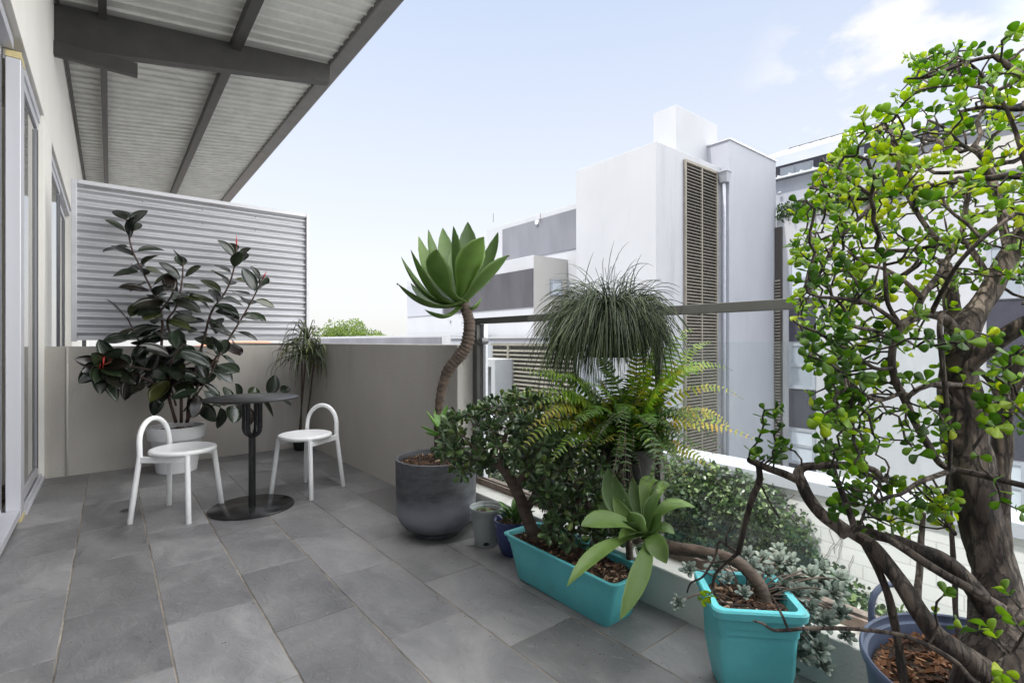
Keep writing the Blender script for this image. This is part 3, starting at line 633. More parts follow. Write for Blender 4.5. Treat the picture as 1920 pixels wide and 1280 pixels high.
# rosette facing the camera at the left and the spears at the tips
c_ = at(193,684,4.1)
for k in range(13):
    a = k*2.4; rr = .35+.65*(k/12)
    tip = at(193 + math.cos(a)*62*rr + 6, 690 + math.sin(a)*50*rr + 8, 4.0 - .10*(1-rr) + random.uniform(-.05,.05))
    d = tip-c_; leaf(m, c_, d, C0-c_+V((0,0,1.5)), max(.15, d.length*1.08), .115*random.uniform(.9,1.1), 'ellip', curl=-.12, fold=.12, thick=.002, var=random.random()*.9, sub=2)
m.build('foliage', 'leaf_rubber', rp, smooth=True)
m = MB()
for (u,v,t,u2,v2) in ((190,662,4.08,186,696),(195,665,4.07,193,690),(492,524,4.95,500,508),(444,462,5.0,443,440),(412,650,4.45,406,643)):
    m = MB(); a, b_ = at(u,v,t), at(u2,v2,t-.03); m.tube([a, a.lerp(b_,.4), b_], [.005,.007,.001], 8); m.build('leaf_sheath', 'bud', rp, smooth=True)
# ---- dracaena in the corner
c = V((1.66, 5.86, fz(5.86)))
dr_ = thing('corner_dracaena', 'thin-stemmed plant with arching grassy leaves in the far corner behind the right chair', 'potted plant', c)
pot_lathe([(.06,0),(.065,.004),(.085,.13),(.09,.15)], .006, .13, c, 'pot_black', dr_); soil_disc(.08,.13,c,dr_,60,.015)
m = MB(); heads = []
for (u,v,t,dx) in ((577,636,5.45,-.02),(566,665,5.35,.0),(590,660,5.5,.03)):
    m = MB(); tp = at(u,v,t); P = [c+V((dx,0,.13)), c.lerp(tp,.5)+V((dx,-.02,.05)), tp]; m.tube([bez(P[0],P[1],P[2],i/8) for i in range(9)], [.009]*9, 8); heads.append(tp); m.build('stem', 'stem_brown', dr_, smooth=True)
m = MB()
for h in heads:
    for k in range(64):
        a = random.random()*6.283; el = random.uniform(-.25,1.3); L = random.uniform(.3,.56)
        d = V((math.cos(a)*math.cos(el), math.sin(a)*math.cos(el), math.sin(el)))
        tip = h + V((d.x,d.y,0))*L*random.uniform(.55,.85) + V((0,0,d.z*L*.5-L*random.uniform(.15,.8)))
        if tip.y > 6.02 and tip.z < 1.1: tip.y = 6.0 - random.random()*.08
        if tip.x > 1.79 and tip.z < 1.1: tip.x = 1.79 - random.random()*.08
        ct = h + d*L*.75
        if ct.y > 6.0: ct.y = 6.0
        if ct.x > 1.78: ct.x = 1.78
        bleaf(m, h+d*.01, ct, tip, V((0,0,1)), .013, 'strap', .3, .0006, random.random(), nseg=9)
m.build('foliage', 'leaf_dracaena', dr_, smooth=True)
# ---- big agave in the dark round pot
c = V((1.535, 2.66, fz(2.66)))
ag = thing('potted_tree_agave', 'spineless agave with a curved bare trunk in a big dark round concrete pot', 'potted plant', c)
prof = [(.125,0),(.135,.012),(.135,.028),(.118,.032)]+[(.12+.115*math.sin(R(a)), .035+.13*(1-math.cos(R(a)))) for a in range(10,91,10)]+[(.238,.30),(.240,.44),(.2405,.456)]
pot_lathe(prof, .016, .415, c, 'concrete', ag, n=96)
soil_disc(.222, .418, c, ag, 420, .022)
T = [(820,868,3.08,9),(821,820,3.07,9.5),(823,770,3.06,10),(829,725,3.05,11),(843,690,3.05,13),(861,668,3.05,14),(875,645,3.05,14.5),(880,615,3.05,14),(877,590,3.05,13),(867,566,3.05,11)]
P = smoothpath([(at(u,v,t), r*t/FPX) for (u,v,t,r) in T], 12); m = MB()
pp, rr = [], []
for i, (p, r) in enumerate(P):       # ringed leaf scars
    pp.append(p); rr.append(.8*r*(1+.07*((i % 3)-1)+.05*random.uniform(-1,1)))
m.tube(pp, rr, 18, True, wob=.12); m.build('trunk', 'stem_brown', ag, smooth=True)
m = MB()
for k in range(26):
    i = random.randrange(12, len(P)-6); p, r = P[i]; o = V((random.uniform(-1,1),random.uniform(-1,1),0)).normalized()
    m.tube([p+o*r*.9, p+o*(r*1.25)+V((0,0,-.012)), p+o*(r*1.2)+V((0,0,-.03-random.random()*.02))], [.0014,.0009,.0003], 4)
m.build('bark_fibre', 'twig', ag)['kind'] = 'stuff'
ctr = at(866,570,3.05)
LV = [(745,531,2.98,.12,(790,590)),(752,481,3.08,.12,(790,580)),(770,468,2.95,.13,(800,575)),(785,443,3.3,.11,(810,560)),(803,430,3.15,.12,(815,545)),
      (830,427,3.4,.10,(840,520)),(850,424,3.02,.125,(848,510)),(877,416,3.4,.12,(880,520)),(819,467,2.78,.135,(805,530)),(907,444,2.82,.13,(868,505)),
      (934,435,3.25,.11,(915,520)),(954,478,2.92,.12,(905,530)),(796,580,2.82,.07,(835,612)),(904,557,3.05,.06,(890,590)),(770,531,3.25,.10,(805,590)),
      (858,452,3.2,.10,(856,520)),(925,500,3.35,.10,(900,540)),(842,470,3.3,.10,(845,530)),(885,470,3.1,.10,(880,520))]
for i, (u,v,t,W,ct) in enumerate(LV):
    tip = at(u,v,t); k = at(ct[0],ct[1],(t+3.05)/2-(3.05-t)*.25); m = MB()
    nr = (ctr+V((0,0,.45))) - k
    if i in (12,13): nr = V((0,0,1))
    bleaf(m, ctr+(k-ctr).normalized()*.012, k, tip, nr, W*1.28, 'agave', .13, .011, random.random(), nseg=22)
    m.build('leaf', 'leaf_agave', ag, smooth=True)
for i in (9,8,11,0):
    u,v,t = LV[i][:3]; m = MB(); m.tube([at(u,v+3,t), at(u,v-1,t)], [.006,.001], 6); m.build('dry_tip', 'rust', ag, smooth=True)
m = MB(); pc = at(832,812,2.96)
for (u,v,t) in ((787,797,2.9),(798,769,2.95),(838,758,3.0),(852,797,2.9),(797,810,2.85),(845,770,3.05),(815,765,3.05),(850,812,2.85)):
    tip = at(u,v,t); d = tip-pc; bleaf(m, pc, pc+d*.5-V((0,0,.03)), tip, V((0,0,1)), .058, 'agave', .2, .004, random.random(), nseg=12)
m.build('offset_foliage', 'leaf_pup', ag, smooth=True)
m = MB(); m.tube([c+V((.0,-.06,.41)), pc.lerp(c+V((0,-.06,.41)),.5), pc], [.010,.009,.010], 8); m.build('offset_stem', 'stem_brown', ag, smooth=True)
# ---- small grey pot
c = V((1.66, 2.32, fz(2.32))); gp = thing('grey_plastic_pot', 'small grey plastic pot of bare soil between the big dark pot and blue pot', 'plant pot', c)
pot_lathe([(.060,0),(.063,.003),(.068,.05),(.088,.195),(.093,.197),(.094,.212)], .005, .165, c, 'pot_grey', gp); soil_disc(.083,.17,c,gp,120,.02,bump=.006)
m = MB(); q = (V((0,0,0))-V((c.x,c.y,0))).normalized(); s_ = V((-q.y,q.x,0))
cen = c + q*.0672 + V((0,0,.028)); ov = [cen + s_*(.017*math.cos(a/12*6.283)) + V((0,0,.010*math.sin(a/12*6.283))) + q*.003*(1+ .3*math.sin(a/12*6.283)) for a in range(12)]
m.add(ov, [tuple(range(12))]); m.build('watering_slot', 'pot_black', gp)
m = MB(); leaf(m, c+V((-.03,-.02,.19)), (1,-.3,.1), (0,0,1), .07, .03, 'ellip', -.1, .1, .002, .5, 2); leaf(m, c+V((.02,.0,.19)), (-.6,.6,.15), (0,0,1), .08, .02, 'ellip', -.2, .3, .001, 1, 2); m.build('fallen_leaf', 'leaf_small', gp, smooth=True)
# ---- blue pot
c = V((1.695, 2.125, fz(2.125))); bp_ = thing('blue_glazed_pot', 'dark blue glazed pot with a small leafy plant beside the turquoise trough', 'potted plant', c)
pot_lathe([(.055,0),(.062,.004),(.088,.07),(.099,.13),(.098,.165),(.103,.172),(.104,.186)], .009, .155, c, 'pot_blue', bp_); soil_disc(.088,.16,c,bp_,90,.015,bump=.006)
m = MB()
for k in range(34):
    a = random.random()*6.28; o = V((math.cos(a),math.sin(a),0)); p0 = c+V((0,0,.16))+o*random.random()*.05; L = random.uniform(.05,.11)
    leaf(m, p0+V((0,0,random.random()*.05)), o*random.uniform(.3,1)+V((0,0,.9)), -o+V((0,0,.6)), L, L*.36, 'ellip', -.3, .3, .001, random.random(), 2)
m.build('foliage', 'leaf_small', bp_, smooth=True)
# ---- turquoise trough + jade
c = V((1.61, 1.60, fz(1.60)))
tr = thing('jade_plant_trough', 'long turquoise plastic trough with a bushy jade plant', 'potted plant', c)
m = MB(); z0 = fz(1.6)+.002; zr = .172
lo = [rloop(c.x,c.y,z0,.075,.275,.02), rloop(c.x,c.y,z0+.006,.079,.279,.022), rloop(c.x,c.y,zr-.035,.099,.327,.022), rloop(c.x,c.y,zr-.032,.104,.333,.024), rloop(c.x,c.y,zr-.008,.108,.340,.026), rloop(c.x,c.y,zr-.003,.119,.352,.03), rloop(c.x,c.y,zr+.003,.120,.353,.03), rloop(c.x,c.y,zr+.005,.116,.349,.028),
      rloop(c.x,c.y,zr+.002,.101,.333,.024), rloop(c.x,c.y,zr-.05,.092,.32,.02)]
for l in lo:                                     # the long side bows outwards a little
    for p in l:
        if p.x < c.x: p.x -= .018*(1-((p.y-c.y)/.36)**2)
loft(m, lo); m.build('trough', 'turq', tr, smooth=True, angle=35)
m = MB(); n1, n2 = 14, 36; vs = [(c.x-.107+.2*i/n1, c.y-.327+.654*j/n2, zr-.022+.014*noise.noise(V((i*.9,j*.9,1)))+.006*noise.noise(V((i*3.1,j*3.1,5)))) for i in range(n1+1) for j in range(n2+1)]
m.add(vs, [(i*(n2+1)+j,(i+1)*(n2+1)+j,(i+1)*(n2+1)+j+1,i*(n2+1)+j+1) for i in range(n1) for j in range(n2)]); so = m.build('soil', 'soil', tr, smooth=True)
m = MB(); chips(m, (c.x-.005,c.y), .09, .32, 420, .02, zr-.016, mask='rect'); m.build('bark_chips', 'chip', so)['kind'] = 'stuff'
J = [[(1012,1042,2.42,15),(1002,1005,2.42,15),(985,960,2.43,14),(968,915,2.43,13),(945,880,2.43,11),(915,855,2.44,8.5),(885,838,2.46,6)],
     [(968,915,2.43,10),(990,880,2.40,8.5),(1010,850,2.38,8),(1030,810,2.38,7),(1040,770,2.38,5)],
     [(985,960,2.43,9),(1005,925,2.45,8),(1028,890,2.47,7),(1060,850,2.48,6)],
     [(1130,1062,2.2,8),(1122,1020,2.2,8),(1112,980,2.22,7),(1100,940,2.24,6)],
     [(1075,1045,2.3,9),(1070,1000,2.3,8),(1080,950,2.3,7),(1095,900,2.3,6)],
     [(1040,1040,2.36,7),(1030,1000,2.34,6),(1035,950,2.3,5)],
     [(1182,1075,2.14,8),(1180,1030,2.16,8),(1175,990,2.18,7),(1168,950,2.2,6)],
     [(945,880,2.43,7),(940,850,2.42,6),(950,810,2.42,5),(960,780,2.42,4)]]
def limbs(mb, data, k=5, sides=12, wob=.2, nodes=None):
    """thick branches; returns node list for colonisation"""
    for L in data:
        P = smoothpath([(at(u,v,t), r*t/FPX) for (u,v,t,r) in L], k)
        mb.tube([p for p,_ in P], [max(.0015,r) for _,r in P], sides, True, wob=wob)
        if nodes is not None:
            for i in range(0, len(P)): nodes.append([P[i][0], None])
J = [[(u,v,t,r*.84) for (u,v,t,r) in l] for l in J]; wood = MB(); nodes = []; limbs(wood, J, nodes=nodes)
poly = [(822,800),(850,775),(880,765),(960,735),(1010,745),(1060,760),(1120,790),(1190,830),(1208,950),(1200,1050),(1130,1062),(1050,1045),(1020,1000),(1030,960),(1000,930),(985,900),(955,865),(930,845),(915,880),(890,895),(850,885),(825,850)]
att = []
while len(att) < 1000:
    u, v = random.uniform(815,1210), random.uniform(730,1045)
    if not inpoly(u,v,poly): continue
    t = random.uniform(2.1,2.75) if u > 940 else random.uniform(2.3,2.7); p = at(u,v,t)
    if p.x > 1.88 or (p.z < .22): continue
    att.append(p)
nb = len(nodes); colonize(nodes, att, .034, .35, .045, 40, .35, .05)
for nd in nodes:
    if nd[1] is None: nd[1] = -1
ch, rad, cnt = skeleton(nodes, nb, .0026, 2.2, .012)
twigs(wood, nodes, ch, rad, nb, 6)
wood.build('branches', 'stem_brown', tr, smooth=True)
m = MB()
for i in range(nb, len(nodes)):
    if cnt[i] > 7 or (cnt[i] > 3 and random.random() < .45): continue
    p = nodes[i][0]; q = nodes[nodes[i][1]][0]; d = (p-q).normalized(); x = d.orthogonal().normalized(); y = d.cross(x); a0 = random.random()*3.14
    np_ = 3 if cnt[i] == 1 else 2
    for j in range(np_*2):
        a = a0 + math.pi*j + (j//2)*1.57; o = x*math.cos(a)+y*math.sin(a); f = .35 + .5*(j//2)*(cnt[i]==1); L = random.uniform(.034,.054)*(1-.15*(j//2))
        leaf(m, p + d*(.006*(j//2)) + o*.003, o + d*f + V((0,0,.2)), d + V((0,0,.4)) - o*.2, L, L*random.uniform(.55,.68), 'obov', curl=random.uniform(.0,.25), fold=.12, thick=.0035, var=random.random()**1.2)
m.build('foliage', 'leaf_jade', tr, smooth=True)
# ---- square turquoise pot, leaning agave, ghost plant
rot = R(-45); c = V((1.60, .80, fz(.80)))
sq = thing('square_planter', 'square turquoise planter with silvery trailing rosettes and a leaning bare-trunked agave', 'potted plant', c)
zr = .302; m = MB(); z0 = c.z+.002
ls = [(z0,.078,.02),(z0+.005,.081,.02),(.10,.098,.02),(zr-.085,.103,.022),(zr-.083,.1065,.022),(zr-.062,.1075,.022),(zr-.060,.111,.022),(zr-.035,.113,.024),(zr-.033,.117,.026),(zr-.027,.124,.03),(zr-.006,.126,.03),(zr,.1225,.028),(zr-.002,.104,.024),(zr-.06,.098,.02)]
loft(m, [rloop(c.x,c.y,z,h*1.1,h*1.1,r,rot) for (z,h,r) in ls]); m.build('planter', 'turq', sq, smooth=True, angle=35)
m = MB(); n1 = 18; vs = []
for i in range(n1+1):
    for j in range(n1+1):
        x = -.1+.2*i/n1; y = -.1+.2*j/n1; vs.append((c.x+x*math.cos(rot)-y*math.sin(rot), c.y+x*math.sin(rot)+y*math.cos(rot), zr-.03+.012*noise.noise(V((i*.7,j*.7,2)))))
m.add(vs, [(i*(n1+1)+j,(i+1)*(n1+1)+j,(i+1)*(n1+1)+j+1,i*(n1+1)+j+1) for i in range(n1) for j in range(n1)]); so = m.build('soil', 'soil', sq, smooth=True)
m = MB(); chips(m, (c.x,c.y), .093, .093, 220, .018, zr-.027, rot, 'rect'); m.build('bark_chips', 'chip', so)['kind'] = 'stuff'
T = [(1440,1145,1.60,14),(1428,1105,1.62,14),(1408,1075,1.65,14),(1375,1050,1.72,13),(1320,1035,1.82,13),(1270,1028,1.92,14),(1232,1018,1.98,15),(1215,1006,1.98,12)]
P = smoothpath([(at(u,v,t), .85*r*t/FPX) for (u,v,t,r) in T], 10); m = MB(); m.tube([p for p,_ in P], [r*(1+.05*((i%3)-1)) for i,(_,r) in enumerate(P)], 16, True, wob=.12); m.build('trunk', 'stem_brown', sq, smooth=True)
ctr = at(1214,1004,1.97); tow = (C0-ctr).normalized()
LV = [(1140,877,2.05,.098,(1150,960)),(1090,985,1.86,.095,(1150,960)),(1062,1100,1.66,.068,(1140,1000)),(1162,1162,1.70,.070,(1222,1040)),(1250,1056,1.83,.078,(1222,1000)),
      (1303,950,1.98,.075,(1236,930)),(1272,930,2.1,.055,(1235,860)),(1248,912,2.12,.06,(1192,860)),(1186,893,2.08,.05,(1190,950)),(1165,975,1.78,.06,(1190,985)),
      (1205,905,2.15,.06,(1215,950)),(1100,960,2.15,.07,(1150,970)),(1233,925,1.95,.055,(1210,960)),(1120,940,2.1,.07,(1160,980)),(1180,960,1.75,.06,(1200,985)),(1245,1000,2.05,.05,(1235,985)),(1220,890,2.05,.05,(1205,950)),(1238,960,1.9,.05,(1232,985)),(1160,1010,1.8,.055,(1190,985)),(1265,1000,1.95,.045,(1245,975)),(1150,930,2.0,.06,(1175,985))]
for i, (u,v,t,W,ct) in enumerate(LV):
    tip = at(u,v,t); k = at(ct[0],ct[1],(t+1.97)/2-.04); m = MB(); nr = tow*.8 + V((0,0,.8)) + Rt*(-.5)
    if i == 3: nr = tow + V((0,0,.2))
    if i in (5,6,7): nr = V((0,0,1)) + tow*.3
    bleaf(m, ctr, k, tip, nr, W, 'agave', .14, .006, .5+.5*random.random(), wave=.03, nseg=20)
    m.build('leaf', 'leaf_agave_pale', sq, smooth=True)
RS = [(1292,1068,1.70,.032),(1345,1062,1.74,.042),(1400,1042,1.78,.038),(1460,1052,1.74,.042),(1440,1075,1.66,.032),(1495,1112,1.62,.042),(1522,1078,1.70,.040),(1490,1080,1.72,.036),(1565,1112,1.60,.046),(1548,1165,1.56,.042),
      (1535,1215,1.52,.046),(1500,1225,1.54,.038),(1395,1112,1.58,.028),(1272,1130,1.58,.026),(1556,1055,1.78,.036),(1500,1040,1.85,.036),(1430,1045,1.82,.03),(1590,1075,1.72,.04),(1520,1140,1.58,.034),(1575,1150,1.62,.036),
      (1500,1195,1.58,.034),(1545,1250,1.52,.034),(1460,1030,1.86,.03),(1365,1085,1.64,.024),(1530,1115,1.66,.038),(1585,1190,1.60,.03),(1410,1060,1.74,.034),(1350,1045,1.85,.03),(1545,1090,1.72,.036),(1470,1100,1.64,.03),(1512,1160,1.64,.034),(1480,1255,1.56,.032),(1525,1190,1.64,.036)]
st = MB()
for (u,v,t,rr) in RS:
    p = at(u,v,t); m = MB()
    if p.x > 1.93: p.x = 1.93 - random.random()*.04
    if p.z < .17 and p.x > 1.80: p.x = 1.78
    ax = ((p-c)*.5 + V((0,0,.12)) + (C0-p).normalized()*.35 + rv(.15)).normalized(); x = ax.orthogonal().normalized(); y = ax.cross(x)
    n_ = 20
    for k in range(n_):
        a = k*2.4; f = k/(n_-1); el = 1.25-1.15*f; o = x*math.cos(a)+y*math.sin(a); d = o*math.cos(el)+ax*math.sin(el); L = rr*(.35+.75*f)
        leaf(m, p+o*.002, d, ax-o*.4, L, L*.40+.003, 'ghost', .18, .1, .0035, random.random())
    e = V((c.x,c.y,zr-.02)) + (p-c)*.25; e.z = zr-.02; mid = (p+e)/2 + V((0,0,.05)); P = [bez(e, mid, p-ax*.003, i/8) for i in range(9)]; st.tube(P, [.0026]*9, 6, wob=.3); m.build('rosette', 'leaf_ghost', sq, smooth=True)
st.build('trailing_stems', 'stem_brown', sq, smooth=True)
# ---- grass planter on the rail
c = V((1.765, 1.50, 1.03)); gr = thing('hanging_grass_pot', 'dark pot of shaggy arching grey-green grass-like leaves hooked over the balustrade rail', 'hanging plant', c)
pot_lathe([(.095,0),(.10,.004),(.125,.19),(.132,.192),(.133,.212)], .006, .19, c, 'pot_black', gr); soil_disc(.12,.19,c,gr,60,.015)
m = MB()
for dy in (-.06,.06):
    m = MB(); y = c.y+dy; m.tube([(1.89,y,1.18),(1.90,y,1.265),(1.93,y,1.268),(1.978,y,1.266),(1.98,y,1.225)], .003, 6); m.build('hook', 'black_metal', gr, smooth=True)
m = MB()
for k in range(2300):
    a = random.random()*6.283; o = V((math.cos(a),math.sin(a),0)); p = c+V((0,0,.20))+o*(.125*math.sqrt(random.random())); el = random.uniform(-.1,1.45); L = random.uniform(.18,.47)*(1.15 if o.dot(Rt) < 0 else .88)*(1-.35*math.sin(max(0,el)))
    d = o*math.cos(el)+V((0,0,math.sin(el)))+rv(.25); d.normalize(); P = [p]; q = p.copy(); gq = random.uniform(.2,.52); st_ = L/9
    for i in range(9):
        d = (d+V((0,0,-gq))+rv(.07)).normalized(); q = q+d*st_; P.append(q.copy())
    r0 = random.uniform(.0011,.0018); m.tube(P, [r0]*8+[r0*.7,r0*.3], 3, False, random.random())
for k in range(14):
    a = random.random()*6.283; o = V((math.cos(a),math.sin(a),0))*.4+V((0,0,1)); p = c+V((0,0,.2)); m.tube([p, p+o*.09, p+o*random.uniform(.12,.2)], [.0012,.0012,.0009], 4, False, .2)
m.build('foliage', 'leaf_grass', gr, smooth=True)
# ---- fern basket
c = V((1.80, 1.43, .485)); fe = thing('hanging_fern_basket', 'black hanging pot overflowing with yellow-green fern fronds below the grass pot', 'hanging plant', c)
pot_lathe([(.075,0),(.082,.004),(.110,.13),(.116,.135),(.117,.15)], .006, .13, c, 'pot_black', fe); soil_disc(.105,.13,c,fe,60,.015)
m = MB(); hk = V((1.905,1.43,1.01))
for a in (0,2.1,4.2): m.tube([c+V((.114*math.cos(a),.114*math.sin(a),.148)), hk], .0015, 5)
m.tube([hk, (1.915,1.43,1.262), (1.95,1.43,1.268), (1.978,1.43,1.25)], .002, 6); m.build('hanger', 'black_metal', fe, smooth=True)
m = MB(); rc = MB()
def frond(p0, p1, p2, wl, var, npair=24, nref=V((0,0,1))):
    P = [bez(p0,p1,p2,i/14) for i in range(15)]; rc.tube(P, [.0016*(1-.7*i/14) for i in range(15)], 4, False, .5)
    for i in range(npair):
        t = .14 + .86*(i+.5)/npair; q = bez(p0,p1,p2,t); tg = ((p1-p0)*(1-t)+(p2-p1)*t).normalized(); n = (nref - tg*nref.dot(tg))
        n = n.normalized() if n.length > .05 else tg.orthogonal().normalized(); s = tg.cross(n); w = wl*math.sin(math.pi*min(1,(t-.05)*.95+.08))**.6*(1.15-.6*t)
        for sg in (-1,1):
            if random.random() < .05: continue
            vv = min(1,max(0,var+random.gauss(0,.09))); dd = s*sg + tg*.28 + rv(.08) - n*.1
            leaf(m, q, dd, n+rv(.15), w*random.uniform(.85,1.1), w*.3, 'pinna', curl=random.uniform(-.35,.05), fold=.1, var=vv)
base = c+V((0,0,.15))
TP = [(962,688,2.05,.62),(1005,735,2.02,.6),(1010,790,1.98,.85),(985,810,2.0,.9),(950,780,2.1,.85),(1040,715,2.1,.6),(985,705,2.1,.6),(1060,700,2.0,.55),(1090,720,1.95,.5),(940,745,2.1,.75),(970,850,2.0,.8),(1030,870,1.98,.6),(1000,760,2.0,.65),(1060,820,1.95,.5),(1095,790,1.92,.4),(1375,695,2.2,.7),(1395,750,2.1,.85),(1335,640,2.3,.7),(1300,615,2.35,.6),(1425,830,2.0,.9),(1345,885,2.05,.85),
      (1290,905,2.2,.85),(1270,860,2.05,.5),(1100,660,2.35,.4),(1205,600,2.2,.75),(1225,640,2.1,.7),(1105,850,2.05,.5),(1080,880,2.1,.45),(1160,845,1.98,.4),(1230,800,1.95,.35),(1060,760,2.1,.8),(1370,800,2.15,.9),(1320,700,2.1,.75),
      (1270,700,2.0,.6),(1130,700,2.0,.35),(1180,690,2.45,.3),(1250,660,2.45,.6),(1030,840,2.15,.55)]
for (u,v,t,va) in TP:
    tip = at(u,v,t); o = tip-base; k = base + o*.5 + V((0,0,.10+.22*random.random())) + rv(.05)
    frond(base+rv(.03), k, tip, random.uniform(.048,.068), va, nref=V((0,0,1))+(C0-tip).normalized()*.6)
for i in range(270):
    a = random.random()*6.283; el = random.uniform(-.4,1.4); L = random.uniform(.14,.44); d = V((math.cos(a)*math.cos(el)*1.1, math.sin(a)*math.cos(el)*1.1, math.sin(el)*.8)); tip = base+d*L
    if tip.z > 1.05: tip.z = 1.05-random.random()*.1
    if tip.x > 1.9: tip.x = 1.9
    k = base+V((d.x*.45,d.y*.45,.75))*L*.75
    if k.x > 1.88: k.x = 1.88
    k = k + rv(.07); k.x = min(k.x, 1.88)
    frond(base+rv(.05), k, tip, random.uniform(.028,.05), random.choice((.0,.05,.1,.15,.25,.3,.4,.6,.85)), 18, V((0,0,1))+(C0-tip).normalized()*.3)
m.build('foliage', 'leaf_fern', fe, smooth=True); rc.build('frond_stalks', 'stem_brown', fe, smooth=True)
m = MB()
for i in range(70):
    a = random.random()*6.28; q = c+V((.10*math.cos(a),.10*math.sin(a),.15)); P = [q.copy()]; d = V((math.cos(a),math.sin(a),-.4))
    for j in range(6): d = (d+V((0,0,-.35))+rv(.4)).normalized(); q = q+d*.028; P.append(q.copy())
    m.tube(P, .0008, 3, False, random.random())
m.build('dry_roots', 'rust', fe)['kind'] = 'stuff'
# ---- blue-grey tub + big dwarf-jade tree
c = V((1.52, .18, fz(.18))); r_ = .27
pt = thing('potted_jade_tree', 'big gnarled small-leaved succulent tree in a blue-grey tub with looped handles', 'potted plant', c)
prof = [(.20,0),(.21,.006),(.232,.14),(.255,.28),(.264,.355),(.272,.358),(.274,.370),(.272,.375)]
pot_lathe(prof, .008, .315, c, 'tub', pt, n=96)
soil_disc(.25, .322, c, pt, 900, .020, 'chip_rust', .02)
m = MB()
for (u,v) in ((1618,1165),):
    pL = at(1650,1165,1.36); ang = math.atan2(pL.y-c.y, pL.x-c.x)
for an in (ang-.12, ang-.12+math.pi):
    o = V((math.cos(an),math.sin(an),0)); s_ = V((-o.y,o.x,0)); P = []
    for i in range(15):
        th = math.pi*i/14; P.append(c+o*(.268+.018*math.sin(th)+.004)+s_*(.070*math.cos(th)*(1+.15*math.sin(th)))+V((0,0,.36+.085*math.sin(th))))
    m.tube([P[0]-V((0,0,.03))]+P+[P[-1]-V((0,0,.03))], [.013,.011]+[.008]*13+[.011,.013], 10)
    m.build('handle', 'tub', pt, smooth=True); m = MB()
